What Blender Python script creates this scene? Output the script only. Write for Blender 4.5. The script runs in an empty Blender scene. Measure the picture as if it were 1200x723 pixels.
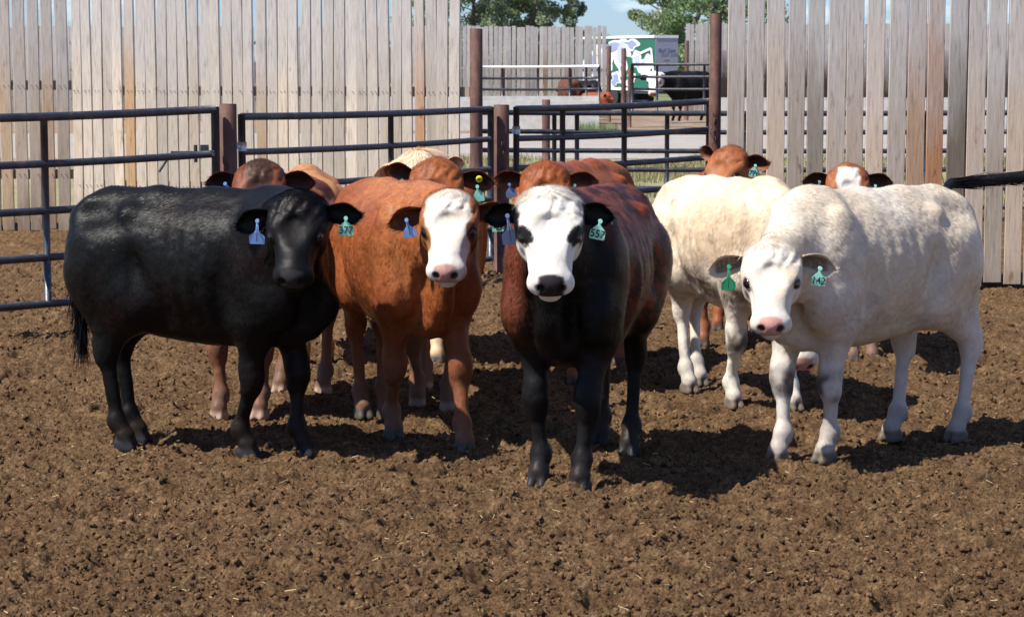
import bpy, math, random
import numpy as np
from mathutils import Vector, Matrix, Euler
random.seed(7); rng = np.random.default_rng(11)
SC = bpy.context.scene
COL = SC.collection
# ---------------------------------------------------------------- camera
FPX = 2600.0; CAMH = 1.64; PITCH = math.atan(291.5 / FPX)
cd = bpy.data.cameras.new('camera'); cam = bpy.data.objects.new('camera', cd); COL.objects.link(cam)
cam.location = (0, 0, CAMH); cam.rotation_euler = (math.pi/2 - PITCH, 0, 0)
cd.sensor_width = 36; cd.lens = FPX/1200*36; cd.clip_start = 0.1; cd.clip_end = 3000
cd.dof.use_dof = True; cd.dof.focus_distance = 9.3; cd.dof.aperture_fstop = 13.0
SC.camera = cam
# ---------------------------------------------------------------- sky and sun
SUN_EL = 54.0
SUN_AZ = math.atan2(-math.sin(math.radians(27)), -math.cos(math.radians(27)))   # direction towards the sun in the ground plane
sdir = Vector((math.cos(math.radians(SUN_EL))*math.cos(SUN_AZ), math.cos(math.radians(SUN_EL))*math.sin(SUN_AZ), math.sin(math.radians(SUN_EL))))
w = bpy.data.worlds.new('World'); SC.world = w; w.use_nodes = True
nt = w.node_tree; nt.nodes.clear()
out = nt.nodes.new('ShaderNodeOutputWorld'); bg = nt.nodes.new('ShaderNodeBackground')
sky = nt.nodes.new('ShaderNodeTexSky'); sky.sky_type = 'NISHITA'; sky.sun_disc = False
sky.sun_elevation = math.radians(SUN_EL); sky.sun_rotation = math.atan2(sdir.x, sdir.y)
sky.air_density = 1.0; sky.dust_density = 0.15; sky.ozone_density = 1.2
tc = nt.nodes.new('ShaderNodeTexCoord'); mp = nt.nodes.new('ShaderNodeMapping'); mp.inputs['Scale'].default_value = (9, 9, 34)
cn = nt.nodes.new('ShaderNodeTexNoise'); cn.inputs['Scale'].default_value = 1.0; cn.inputs['Detail'].default_value = 7; cn.inputs['Roughness'].default_value = .6
cr = nt.nodes.new('ShaderNodeValToRGB'); cr.color_ramp.elements[0].position = .50; cr.color_ramp.elements[1].position = .78
mx = nt.nodes.new('ShaderNodeMix'); mx.data_type = 'RGBA'; mx.inputs[7].default_value = (14.0, 14.4, 15.0, 1)
nt.links.new(tc.outputs['Generated'], mp.inputs[0]); nt.links.new(mp.outputs[0], cn.inputs[0]); nt.links.new(cn.outputs[0], cr.inputs[0])
nt.links.new(cr.outputs[0], mx.inputs[0]); tint = nt.nodes.new('ShaderNodeMix'); tint.data_type = 'RGBA'; tint.blend_type = 'MULTIPLY'; tint.inputs[0].default_value = 1; tint.inputs[7].default_value = (.66, .92, 1.50, 1)
nt.links.new(sky.outputs[0], tint.inputs[6]); nt.links.new(tint.outputs[2], mx.inputs[6]); nt.links.new(mx.outputs[2], bg.inputs[0])
nt.links.new(bg.outputs[0], out.inputs[0]); bg.inputs[1].default_value = 0.056
sl = bpy.data.lights.new('sun', 'SUN'); sl.energy = 5.0; sl.angle = math.radians(.53); sl.color = (1, .955, .88)
so = bpy.data.objects.new('sun', sl); COL.objects.link(so); so.rotation_euler = sdir.to_track_quat('Z', 'Y').to_euler(); so.location = sdir*60
SC.view_settings.view_transform = 'Standard'; SC.view_settings.look = 'None'; SC.view_settings.gamma = 1
SC.view_settings.exposure = 0.84; SC.view_settings.use_curve_mapping = False
SC.cycles.max_bounces = 6; SC.cycles.diffuse_bounces = 3

# ---------------------------------------------------------------- pixel helpers (photo pixels of 1200 x 723)
def ray(px, py):
    v = Vector(((px-600)/FPX, 1.0, -(py-361.5)/FPX))
    c, s = math.cos(-PITCH), math.sin(-PITCH)
    return Vector((v.x, v.y*c - v.z*s, v.y*s + v.z*c))
def gp(px, py, z=0.0):
    r = ray(px, py); t = (z-CAMH)/r.z
    return Vector((r.x*t, r.y*t, z))
def at(px, py, Y):
    r = ray(px, py); t = Y/r.y
    return Vector((r.x*t, Y, CAMH + r.z*t))
def tag(o, label=None, cat=None, group=None, kind=None):
    for k, v in (('label', label), ('category', cat), ('group', group), ('kind', kind)):
        if v: o[k] = v
    return o
def empty(name, loc, rz=0, s=1):
    o = bpy.data.objects.new(name, None); COL.objects.link(o); o.location = loc; o.rotation_euler.z = rz; o.scale = (s, s, s); o.empty_display_size = .1
    return o
def srgb(r, g, b):
    f = lambda c: (c/255/12.92) if c/255 <= .04045 else ((c/255+.055)/1.055)**2.4
    return (f(r), f(g), f(b))

# ---------------------------------------------------------------- noise in numpy
def _h(ix, iy, iz, seed=0):
    n = (ix.astype(np.int64)*73856093) ^ (iy.astype(np.int64)*19349663) ^ (iz.astype(np.int64)*83492791) ^ (seed*2654435761)
    n = (n ^ (n >> 13)) * 1274126177
    n = n & 0x7fffffff
    n = (n ^ (n >> 15)) * 2246822519 & 0x7fffffff
    return ((n ^ (n >> 12)) & 0xffff)/65535.0
def vnoise(P, seed=0):
    i = np.floor(P).astype(np.int64); f = P - i; u = f*f*(3-2*f)
    r = 0
    for dx in (0, 1):
        wx = u[:, 0] if dx else 1-u[:, 0]
        for dy in (0, 1):
            wy = u[:, 1] if dy else 1-u[:, 1]
            for dz in (0, 1):
                wz = u[:, 2] if dz else 1-u[:, 2]
                r = r + wx*wy*wz*_h(i[:, 0]+dx, i[:, 1]+dy, i[:, 2]+dz, seed)
    return r*2-1
def fbm(P, sc, oct=3, seed=0, gain=.5):
    a = 1; r = 0; t = 0
    for o in range(oct):
        r = r + a*vnoise(P*sc*(2.03**o) + 17.3*o, seed+o); t += a; a *= gain
    return r/t
def worley2(x, y, sc, seed=0):
    X = x*sc; Y = y*sc; ix = np.floor(X); iy = np.floor(Y); best = np.full(x.shape, 9.0); bid = np.zeros(x.shape)
    z = np.zeros(x.shape, dtype=np.int64)
    for dx in (-1, 0, 1):
        for dy in (-1, 0, 1):
            cx = ix+dx; cy = iy+dy
            px = cx + _h(cx, cy, z, seed+1); py = cy + _h(cx, cy, z, seed+2)
            d = np.hypot(px-X, py-Y); m = d < best
            best = np.where(m, d, best); bid = np.where(m, _h(cx, cy, z, seed+3), bid)
    return best, bid

# ---------------------------------------------------------------- mesh helpers
def mesh_np(name, V, F, mat, parent=None, col=None, smooth=False, link=True):
    me = bpy.data.meshes.new(name)
    V = np.asarray(V, dtype=np.float32)
    if isinstance(F, np.ndarray):
        nf, k = F.shape
        me.vertices.add(len(V)); me.vertices.foreach_set('co', V.ravel())
        me.loops.add(nf*k); me.loops.foreach_set('vertex_index', F.astype(np.int32).ravel())
        me.polygons.add(nf); me.polygons.foreach_set('loop_start', np.arange(0, nf*k, k, dtype=np.int32))
        me.update(calc_edges=True)
    else:
        me.from_pydata(V.tolist(), [], F); me.update()
    if smooth:
        me.polygons.foreach_set('use_smooth', np.ones(len(me.polygons), dtype=bool))
    if col is not None:
        ca = me.color_attributes.new('Col', 'FLOAT_COLOR', 'POINT')
        c4 = np.ones((len(V), 4), dtype=np.float32); c4[:, :3] = col
        ca.data.foreach_set('color', c4.ravel())
    if mat: me.materials.append(mat)
    o = bpy.data.objects.new(name, me)
    if link: COL.objects.link(o)
    if parent: o.parent = parent
    return o
class MB:
    """collects boxes, tubes and rings and links them as ONE mesh object"""
    def __init__(s): s.v = []; s.f = []; s.c = []
    def add(s, V, F, c=(1, 1, 1)):
        b = len(s.v); s.v += [tuple(p) for p in V]; s.f += [tuple(i+b for i in f) for f in F]; s.c += [c]*len(V)
    def box(s, c0, c1, c=(1, 1, 1), M=None, jit=0):
        x0, y0, z0 = c0; x1, y1, z1 = c1
        V = [Vector(p) for p in ((x0,y0,z0),(x1,y0,z0),(x1,y1,z0),(x0,y1,z0),(x0,y0,z1),(x1,y0,z1),(x1,y1,z1),(x0,y1,z1))]
        if M: V = [M @ p for p in V]
        s.add(V, [(0,3,2,1),(4,5,6,7),(0,1,5,4),(1,2,6,5),(2,3,7,6),(3,0,4,7)], c)
    def tube(s, pts, r, n=14, c=(1, 1, 1), caps=True):
        pts = [Vector(p) for p in pts]; rr = r if isinstance(r, (list, tuple)) else [r]*len(pts)
        V = []; up = None
        for i, p in enumerate(pts):
            t = (pts[min(i+1, len(pts)-1)] - pts[max(i-1, 0)]).normalized()
            if up is None: up = Vector((0, 0, 1)) if abs(t.z) < .9 else Vector((1, 0, 0))
            a = t.cross(up).normalized(); b = a.cross(t).normalized(); up = b
            for k in range(n):
                q = 2*math.pi*k/n; V.append(p + (a*math.cos(q) + b*math.sin(q))*rr[i])
        F = []
        for i in range(len(pts)-1):
            for k in range(n): F.append((i*n+k, i*n+(k+1) % n, (i+1)*n+(k+1) % n, (i+1)*n+k))
        if caps: F.append(tuple(range(n))); F.append(tuple((len(pts)-1)*n + k for k in reversed(range(n))))
        s.add(V, F, c)
    def build(s, name, mat, parent=None, smooth=False):
        o = mesh_np(name, s.v, s.f, mat, parent, col=np.array(s.c), smooth=False)
        if smooth:
            for p in o.data.polygons: p.use_smooth = len(p.vertices) == 4
        return o

# ---------------------------------------------------------------- materials
def newmat(name):
    m = bpy.data.materials.new(name); m.use_nodes = True; t = m.node_tree
    return m, t, t.nodes['Principled BSDF']
def N(t, typ, **kw):
    n = t.nodes.new(typ)
    for k, v in kw.items():
        if k.startswith('i_'): n.inputs[k[2:].replace('_', ' ')].default_value = v
        else: setattr(n, k, v)
    return n
def noise(t, sc, det=4, rough=.55, vec=None, scale3=None, co='Object'):
    c = t.nodes.new('ShaderNodeTexCoord'); m = t.nodes.new('ShaderNodeMapping')
    if scale3: m.inputs['Scale'].default_value = scale3
    n = t.nodes.new('ShaderNodeTexNoise'); n.inputs['Scale'].default_value = sc; n.inputs['Detail'].default_value = det; n.inputs['Roughness'].default_value = rough
    t.links.new(c.outputs[co], m.inputs[0]); t.links.new(m.outputs[0], n.inputs['Vector']); return n
def ramp(t, src, stops):
    r = t.nodes.new('ShaderNodeValToRGB'); e = r.color_ramp.elements
    while len(e) < len(stops): e.new(.5)
    for k, (p, c) in enumerate(stops): e[k].position = p; e[k].color = (*c, 1) if len(c) == 3 else c
    t.links.new(src, r.inputs[0]); return r
def mixc(t, fac, a, b, mode='MIX'):
    m = t.nodes.new('ShaderNodeMix'); m.data_type = 'RGBA'; m.blend_type = mode
    for v, i in ((fac, 0), (a, 6), (b, 7)):
        if hasattr(v, 'links'): t.links.new(v, m.inputs[i])
        elif isinstance(v, (int, float)): m.inputs[i].default_value = v
        else: m.inputs[i].default_value = (*v, 1)
    return m.outputs[2]
def bump(t, b, src, st=.5, dist=.01):
    n = t.nodes.new('ShaderNodeBump'); n.inputs['Strength'].default_value = st; n.inputs['Distance'].default_value = dist
    t.links.new(src, n.inputs['Height']); t.links.new(n.outputs[0], b.inputs['Normal'])
def attr(t): 
    a = t.nodes.new('ShaderNodeAttribute'); a.attribute_name = 'Col'; return a.outputs['Color']

def mat_wood():
    m, t, b = newmat('weathered_wood')
    g = noise(t, 3.0, 8, .65, scale3=(22, 22, 1.6)); kn = noise(t, 1.0, 4, .6, scale3=(11, 11, 4)); big = noise(t, 1.1, 4, .6, scale3=(4, 4, .9))
    base = attr(t)
    gr = ramp(t, g.outputs[0], [(.28, (.50, .47, .44)), (.45, (.88, .87, .86)), (.6, (1.0, 1.0, 1.0)), (.75, (1.22, 1.2, 1.18))])
    c = mixc(t, 1.0, base, gr.outputs[0], 'MULTIPLY')
    k = ramp(t, kn.outputs[0], [(.0, (1, 1, 1)), (.62, (1, 1, 1)), (.70, (.55, .45, .36))])
    c = mixc(t, 1.0, c, k.outputs[0], 'MULTIPLY')
    # grey weathering of the upper half of the boards, streaky border
    co = t.nodes.new('ShaderNodeTexCoord'); sx = t.nodes.new('ShaderNodeSeparateXYZ'); t.links.new(co.outputs['Object'], sx.inputs[0])
    ad = N(t, 'ShaderNodeMath', operation='MULTIPLY_ADD'); t.links.new(big.outputs[0], ad.inputs[0]); ad.inputs[1].default_value = 1.6; t.links.new(sx.outputs[2], ad.inputs[2])
    wr = N(t, 'ShaderNodeMapRange'); wr.inputs['From Min'].default_value = 1.85; wr.inputs['From Max'].default_value = 2.75; t.links.new(ad.outputs[0], wr.inputs[0])
    grey = mixc(t, 1.0, (.47, .445, .425), gr.outputs[0], 'MULTIPLY')
    mf = N(t, 'ShaderNodeMath', operation='MULTIPLY'); t.links.new(wr.outputs[0], mf.inputs[0]); mf.inputs[1].default_value = .80
    c = mixc(t, mf.outputs[0], c, grey)
    # splashed soil on the bottom
    lo = N(t, 'ShaderNodeMapRange'); lo.inputs['From Min'].default_value = 1.15; lo.inputs['From Max'].default_value = .75; lo.inputs['To Max'].default_value = .75; t.links.new(ad.outputs[0], lo.inputs[0])
    c = mixc(t, lo.outputs[0], c, (.17, .12, .08))
    t.links.new(c, b.inputs['Base Color']); b.inputs['Roughness'].default_value = .85; b.inputs['Specular IOR Level'].default_value = .2
    bump(t, b, g.outputs[0], .6, .004); return m
def mat_pipe():
    m, t, b = newmat('painted_pipe')
    n = noise(t, 14, 5); n2 = noise(t, 60, 3)
    c = ramp(t, n.outputs[0], [(.3, (.012, .015, .022)), (.58, (.026, .032, .046)), (.68, (.085, .055, .04))])
    c2 = mixc(t, 1.0, c.outputs[0], attr(t), 'MULTIPLY')
    t.links.new(c2, b.inputs['Base Color'])
    r = ramp(t, n2.outputs[0], [(.3, (.34,)*3), (.7, (.55,)*3)]); t.links.new(r.outputs[0], b.inputs['Roughness']); b.inputs['Specular IOR Level'].default_value = .6
    bump(t, b, n2.outputs[0], .2, .002); return m
def mat_rust():
    m, t, b = newmat('rusty_pipe')
    n = noise(t, 9, 7, .7, scale3=(1, 1, .4)); n2 = noise(t, 70, 3)
    c = ramp(t, n.outputs[0], [(.28, (.028, .014, .012)), (.5, (.085, .036, .026)), (.72, (.17, .085, .055))])
    t.links.new(c.outputs[0], b.inputs['Base Color']); b.inputs['Roughness'].default_value = .75
    bump(t, b, n2.outputs[0], .4, .003); return m
def mat_plain(name, col, rough=.6, spec=.5, nz=.15, metal=0, sc=25):
    m, t, b = newmat(name); n = noise(t, sc, 5)
    c = ramp(t, n.outputs[0], [(.25, tuple(x*(1-nz) for x in col)), (.75, tuple(min(1, x*(1+nz)) for x in col))])
    t.links.new(c.outputs[0], b.inputs['Base Color']); b.inputs['Roughness'].default_value = rough; b.inputs['Specular IOR Level'].default_value = spec; b.inputs['Metallic'].default_value = metal
    return m
def mat_vcol(name, rough=.6, spec=.4, nz=.25, sc=30, bmp=.0, sheen=0):
    m, t, b = newmat(name); n = noise(t, sc, 5)
    r = ramp(t, n.outputs[0], [(.25, (1-nz,)*3), (.75, (1+nz,)*3)])
    c = mixc(t, 1.0, attr(t), r.outputs[0], 'MULTIPLY'); t.links.new(c, b.inputs['Base Color'])
    b.inputs['Roughness'].default_value = rough; b.inputs['Specular IOR Level'].default_value = spec; b.inputs['Sheen Weight'].default_value = sheen
    if bmp: bump(t, b, n.outputs[0], bmp, .01)
    return m
def mat_soil():
    m, t, b = newmat('trodden_soil')
    n1 = noise(t, 2.2, 6, .6); n2 = noise(t, 75, 6, .7); n3 = noise(t, 260, 3, .6); n4 = noise(t, 19, 5, .7)
    c = ramp(t, n4.outputs[0], [(.28, (.074, .041, .019)), (.5, (.138, .080, .039)), (.74, (.25, .160, .084))])
    v = ramp(t, n2.outputs[0], [(.32, (.42, .39, .37)), (.50, (.95, .95, .95)), (.68, (1.75, 1.72, 1.62))])
    c2 = mixc(t, 1.0, c.outputs[0], v.outputs[0], 'MULTIPLY')
    l = ramp(t, n1.outputs[0], [(.3, (.82, .80, .78)), (.7, (1.14, 1.14, 1.14))]); c2 = mixc(t, 1.0, c2, l.outputs[0], 'MULTIPLY')
    s = ramp(t, n3.outputs[0], [(.64, (0, 0, 0)), (.70, (1, 1, 1))]); c2 = mixc(t, s.outputs[0], c2, (.34, .26, .15))
    c2 = mixc(t, 1.0, c2, attr(t), 'MULTIPLY')
    t.links.new(c2, b.inputs['Base Color']); b.inputs['Roughness'].default_value = .95; b.inputs['Specular IOR Level'].default_value = .12
    ad = N(t, 'ShaderNodeMath', operation='MULTIPLY_ADD'); t.links.new(n3.outputs[0], ad.inputs[0]); ad.inputs[1].default_value = .35; t.links.new(n2.outputs[0], ad.inputs[2])
    bump(t, b, ad.outputs[0], 1.0, .022); return m
def mat_leaf():
    m, t, b = newmat('foliage'); ca = attr(t); t.links.new(ca, b.inputs['Base Color']); b.inputs['Roughness'].default_value = .5
    tr = t.nodes.new('ShaderNodeBsdfTranslucent'); t.links.new(ca, tr.inputs[0]); ms = t.nodes.new('ShaderNodeMixShader'); ms.inputs[0].default_value = .45
    t.links.new(b.outputs[0], ms.inputs[1]); t.links.new(tr.outputs[0], ms.inputs[2]); t.links.new(ms.outputs[0], t.nodes['Material Output'].inputs[0]); return m
M = dict(wood=mat_wood(), pipe=mat_pipe(), rust=mat_rust(), soil=mat_soil(), paint=mat_vcol('painted_metal', .45, .5, .08, 8), conc=mat_plain('concrete', (.52, .50, .46), .85, .2, .18, 0, 6),
    white=mat_plain('white_highlight', (.74, .74, .76), .5, .4, .05), tyre=mat_plain('rubber', (.02, .02, .02), .8), leaf=mat_leaf(), bark=mat_plain('bark', (.12, .09, .07), .9, .2, .4, 0, 12),
    grass=mat_vcol('grass_blades', .7, .3, .3, 4), straw=mat_vcol('straw', .6, .3, .1), clod=None, coat=None, eye=mat_plain('dark_eye', (.006, .005, .005), .06, .8, .05),
    tagm=mat_vcol('tag_plastic', .4, .5, .06, 40), ink=mat_plain('tag_ink', (.02, .03, .03), .6), steel=mat_plain('galvanised_steel', (.55, .56, .58), .4, .5, .1, .6))
M['clod'] = M['soil']
def mat_coat():
    m, t, b = newmat('cattle_coat'); n = noise(t, 34, 5, .65, scale3=(.6, 1, .5)); n2 = noise(t, 130, 3)
    r = ramp(t, n.outputs[0], [(.28, (.80,)*3), (.72, (1.16,)*3)])
    c = mixc(t, 1.0, attr(t), r.outputs[0], 'MULTIPLY'); t.links.new(c, b.inputs['Base Color'])
    b.inputs['Roughness'].default_value = .5; b.inputs['Specular IOR Level'].default_value = .12
    bump(t, b, n.outputs[0], .2, .008); return m
M['coat'] = mat_coat()
def mat_hair():
    m, t, b = newmat('hair'); ca = attr(t); t.links.new(ca, b.inputs['Base Color']); b.inputs['Roughness'].default_value = .36; b.inputs['Specular IOR Level'].default_value = .22
    tr = t.nodes.new('ShaderNodeBsdfTranslucent'); t.links.new(ca, tr.inputs[0]); ms = t.nodes.new('ShaderNodeMixShader'); ms.inputs[0].default_value = .18
    t.links.new(b.outputs[0], ms.inputs[1]); t.links.new(tr.outputs[0], ms.inputs[2]); t.links.new(ms.outputs[0], t.nodes['Material Output'].inputs[0])
    return m
M['hair'] = mat_hair()
# ================================================================ GROUND
def soil_height(x, y):
    P = np.stack([x, y, np.zeros_like(x)], 1)
    h = .030*fbm(P, 1.6, 3, 3) + .034*fbm(P, 5.5, 3, 9, .6) + .036*fbm(P, 13.0, 4, 14, .8) + .014*np.abs(fbm(P, 45.0, 2, 24, .8))
    h = h - .016*np.maximum(0, fbm(P, 11, 2, 61)-.1)*1.3
    for sc, A, sd in ((9.0, .010, 20), (19.0, .008, 30), (37.0, .006, 40), (70., .004, 50)):
        q = np.stack([x + .02*np.sin(y*31), y + .02*np.sin(x*27), np.zeros_like(x)], 1)
        d, i = worley2(q[:, 0] + .25/sc*vnoise(P*sc*1.7, sd), q[:, 1] + .25/sc*vnoise(P*sc*1.7 + 9, sd+1), sc, sd)
        h = h + A*(np.sqrt(np.maximum(0, 1-(d*1.15)**2)) - .5)*(.25+1.2*i)
    # hoof pits
    d, i = worley2(x, y, 2.3, 77)
    h = h - .068*np.clip(1-(d/.23)**2, 0, 1)*(i > .4) + .02*np.clip(1-((d-.27)/.08)**2, 0, 1)*(i > .45)
    return h
def soil_sheet():
    rows = []; y = 5.2
    while y < 24.0:
        rows.append(y); y += max(.006, .0000165*y*y*6.4)
    rows = np.array(rows); nc = 1000
    u = np.linspace(-1, 1, nc)
    X = u[None, :]*(.55 + .272*rows[:, None]); Y = np.repeat(rows[:, None], nc, 1)
    x = X.ravel(); y = Y.ravel(); h = soil_height(x, y) - .006
    V = np.stack([x, y, h], 1)
    nr = len(rows); i = np.arange(nr*nc).reshape(nr, nc)
    F = np.stack([i[:-1, :-1], i[:-1, 1:], i[1:, 1:], i[1:, :-1]], -1).reshape(-1, 4)
    print('soil', V.shape)
    o = mesh_np('trodden_pen_soil', V, F, M['soil'], col=np.ones((len(V), 3)), smooth=True); tag(o, kind='structure')
soil_sheet()
def flat(name, mat, pts, z, col=(1, 1, 1)):
    o = mesh_np(name, [(x, y, z) for x, y in pts], [tuple(range(len(pts)))], mat, col=np.array([col]*len(pts))); tag(o, kind='structure'); return o
def mat_ground(name, c1, c2, c3, sc=1.0):
    m, t, b = newmat(name); n = noise(t, 1.2*sc, 8, .7); n2 = noise(t, 14*sc, 6, .7)
    c = ramp(t, n.outputs[0], [(.35, c1), (.5, c2), (.65, c3)]); v = ramp(t, n2.outputs[0], [(.3, (.6,)*3), (.7, (1.3,)*3)])
    t.links.new(mixc(t, 1.0, c.outputs[0], v.outputs[0], 'MULTIPLY'), b.inputs['Base Color']); b.inputs['Roughness'].default_value = .95; bump(t, b, n2.outputs[0], .6, .03); return m
M['dryg'] = mat_ground('dry_grass_ground', (.26, .21, .12), (.22, .20, .10), (.13, .15, .06))
M['road'] = mat_ground('gravel', (.25, .22, .19), (.29, .26, .23), (.33, .30, .27), 1.5)
M['dirt'] = mat_ground('packed_dirt', (.15, .10, .06), (.2, .14, .09), (.28, .21, .14), 1.5)
M['green'] = mat_ground('pasture_grass', (.09, .13, .035), (.12, .15, .05), (.2, .19, .09), .3)
flat('ground', M['green'], [(-900, -30), (900, -30), (900, 1500), (-900, 1500)], -.09)
flat('pen_dirt', M['dirt'], [(-16, -8), (16, -8), (16, 23.9), (-16, 23.9)], -.062)
flat('dry_grass_strip', M['dryg'], [(-30, 20.2), (30, 20.2), (30, 38.5), (-30, 38.5)], -.052)
flat('gravel_road', M['road'], [(-60, 38.0), (60, 38.0), (60, 51.5), (-60, 51.5)], -.046)
flat('feedlot_dirt', M['dirt'], [(-60, 51.2), (60, 51.2), (60, 80), (-60, 80)], -.040)
# clods and straw
def clods(n):
    ph = (1+5**.5)/2
    ico = np.array([(-1,ph,0),(1,ph,0),(-1,-ph,0),(1,-ph,0),(0,-1,ph),(0,1,ph),(0,-1,-ph),(0,1,-ph),(ph,0,-1),(ph,0,1),(-ph,0,-1),(-ph,0,1)])/math.sqrt(1+ph*ph)
    fc = [(0,11,5),(0,5,1),(0,1,7),(0,7,10),(0,10,11),(1,5,9),(5,11,4),(11,10,2),(10,7,6),(7,1,8),(3,9,4),(3,4,2),(3,2,6),(3,6,8),(3,8,9),(4,9,5),(2,4,11),(6,2,10),(8,6,7),(9,8,1)]
    vs = list(map(tuple, ico)); F = []; cache = {}
    def mid(a, b):
        k = (min(a, b), max(a, b))
        if k not in cache:
            p = np.array(vs[a])+np.array(vs[b]); vs.append(tuple(p/np.linalg.norm(p))); cache[k] = len(vs)-1
        return cache[k]
    for a, b, c in fc:
        x, y, z = mid(a, b), mid(b, c), mid(c, a); F += [(a, x, z), (b, y, x), (c, z, y), (x, y, z)]
    B = np.array(vs); F = np.array(F); nb = len(B)
    t = rng.random(n); yy = 5.3 + 13*t**1.7; xx = (rng.random(n)*2-1)*(.4+.26*yy)
    r = .0028 + .009*rng.random(n)**5 + (rng.random(n) > .996)*.006
    h = soil_height(xx, yy)
    V = B[None]*(1+.30*rng.standard_normal((n, nb, 1))) * (r[:, None, None]*(.6+.8*rng.random((n, 1, 3))))
    V[:, :, 0] += xx[:, None]; V[:, :, 1] += yy[:, None]; V[:, :, 2] += (h + r*.0)[:, None]
    FF = (F[None]+(np.arange(n)*nb)[:, None, None]).reshape(-1, 3)
    c = (.55+1.1*rng.random((n, 1, 1)))*np.ones((n, nb, 3))
    o = mesh_np('soil_clods', V.reshape(-1, 3), FF, M['clod'], col=c.reshape(-1, 3), smooth=False); tag(o, kind='stuff', label='loose crumbs and clods of soil scattered over the pen floor', cat='soil')
clods(42000)
def straw(n):
    yy = 5.3+12*rng.random(n)**1.5; xx = (rng.random(n)*2-1)*(.4+.26*yy); h = soil_height(xx, yy)+.006
    L = .008+.03*rng.random(n)**3; a = rng.random(n)*math.pi; wd = .0011
    d = np.stack([np.cos(a), np.sin(a), .5*(rng.random(n)-.4)], 1); s = np.stack([-np.sin(a), np.cos(a), np.zeros(n)], 1)*wd
    p = np.stack([xx, yy, h], 1); z = np.array([0, 0, wd*1.2])
    V = np.stack([p-s, p+s, p+s+d*L[:, None], p-s+d*L[:, None], p+z, p+z+d*L[:, None]], 1).reshape(-1, 3)
    b = (np.arange(n)*6)[:, None]
    F = np.concatenate([b+np.array([[0, 4, 5, 3]]), b+np.array([[4, 1, 2, 5]])])
    c = np.array([.40, .32, .17])*(.6+.7*rng.random((n, 1))); o = mesh_np('straw_bits', V, F, M['straw'], col=np.repeat(c, 6, 0)); tag(o, kind='stuff', label='short pale bits of straw strewn on the brown soil', cat='straw')
straw(1500)
def grass(name, n, y0, y1, xr, hmax, cols, label):
    yy = y0+(y1-y0)*rng.random(n); xx = xr[0]+(xr[1]-xr[0])*rng.random(n)
    k = fbm(np.stack([xx, yy, yy*0], 1), .8, 3, 5) > -.15; xx = xx[k]; yy = yy[k]; n = len(xx)
    a = rng.random(n)*6.28; H = hmax*(.3+.7*rng.random(n)); L = .35*H
    p = np.stack([xx, yy, np.full(n, -.052)], 1); s = np.stack([np.cos(a+1.57), np.sin(a+1.57), a*0], 1)*.006
    tip = p+np.stack([np.cos(a)*L, np.sin(a)*L, H], 1)
    V = np.stack([p-s, p+s, tip], 1).reshape(-1, 3); F = np.arange(n*3).reshape(n, 3)
    c = np.array(cols)[rng.integers(0, len(cols), n)]*(.7+.6*rng.random((n, 1)))
    o = mesh_np(name, V, F, M['grass'], col=np.repeat(c, 3, 0)); tag(o, kind='stuff', label=label, cat='grass')
grass('dry_grass', 60000, 23, 38, (-2, 8.5), .16, [(.30, .25, .13), (.24, .21, .10), (.12, .14, .05)], 'dry yellow grass with green tufts beyond the pen gate')
grass('green_weeds', 700, 51.2, 52.3, (1.55, 2.5), .35, [(.10, .17, .04), (.16, .22, .07)], 'patch of green weeds beside the gravel road')

# ================================================================ FENCES
def board_fence(name, label, x0, y0, x1, y1, pitch, wid, z1, tones, post_x=(), rails=(.35, 1.3, 2.2), z0=.0, thick=.024, gapj=.006, odd={}, group='wooden windbreak fences', two=False):
    ang = math.atan2(y1-y0, x1-x0); L = math.hypot(x1-x0, y1-y0); root = empty(name, (x0, y0, 0), ang); tag(root, label, 'fence', group)
    mb = MB(); n = int(L/pitch)
    for i in range(n):
        x = i*pitch + random.uniform(-gapj, gapj); wd = wid*random.uniform(.94, 1.05); zb = z0+random.uniform(-.015, .03); zt = z1+random.uniform(-.03, .03)
        t = tones[random.randrange(len(tones))]; k = random.uniform(.74, 1.14); c = tuple(a*k for a in (odd[i] if i in odd else t))
        Mx = Matrix.Translation((x, 0, 0)) @ Matrix.Rotation(random.uniform(-.006, .006), 4, 'Y') @ Matrix.Rotation(random.uniform(-.05, .05), 4, 'Z')
        # slightly bevelled board, cut into five lengths so that it can bow
        V = []; F = []; bow = random.uniform(-.006, .006); segs = 6
        prof = [(0, .004), (.004, 0), (wd-.004, 0), (wd, .004), (wd, thick), (0, thick)]
        for s in range(segs+1):
            z = zb+(zt-zb)*s/segs; o = bow*math.sin(math.pi*s/segs*1.5)
            for (a, b) in prof: V.append(Mx @ Vector((a+o, b + o*.5, z)))
        for s in range(segs):
            for q in range(6): F.append((s*6+q, s*6+(q+1) % 6, (s+1)*6+(q+1) % 6, (s+1)*6+q))
        F.append(tuple(reversed(range(6)))); F.append(tuple(segs*6+q for q in range(6)))
        mb.add(V, F, c)
    for z in rails:
        r = MB(); r.box((0, thick+.012, z), (L, thick+.05, z+.09), (.30, .22, .15)); r.build('rail', M['wood'], root)
    for px in post_x:
        r = MB(); r.tube([(px, thick+.12, -.1), (px, thick+.12, z1-.25)], .055, 16); r.build('post', M['rust'], root, True)
    nl = mb
    for i in range(n):
        for z in rails:
            for q in (.3, .7):
                if random.random() < .85: nl.tube([(i*pitch+wid*q, -.012, z+.045), (i*pitch+wid*q, .008, z+.045)], .0035, 6, c=(.05, .03, .025))
    mb.build('board_panel', M['wood'], root)
    return root
tan = (.46, .335, .215); tan2 = (.60, .50, .38); gy = (.46, .365, .275); red = (.36, .185, .10); dk = (.26, .20, .14)
A = at(-60, 275, 21.3); B = at(86, 275, 21.3)
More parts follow.
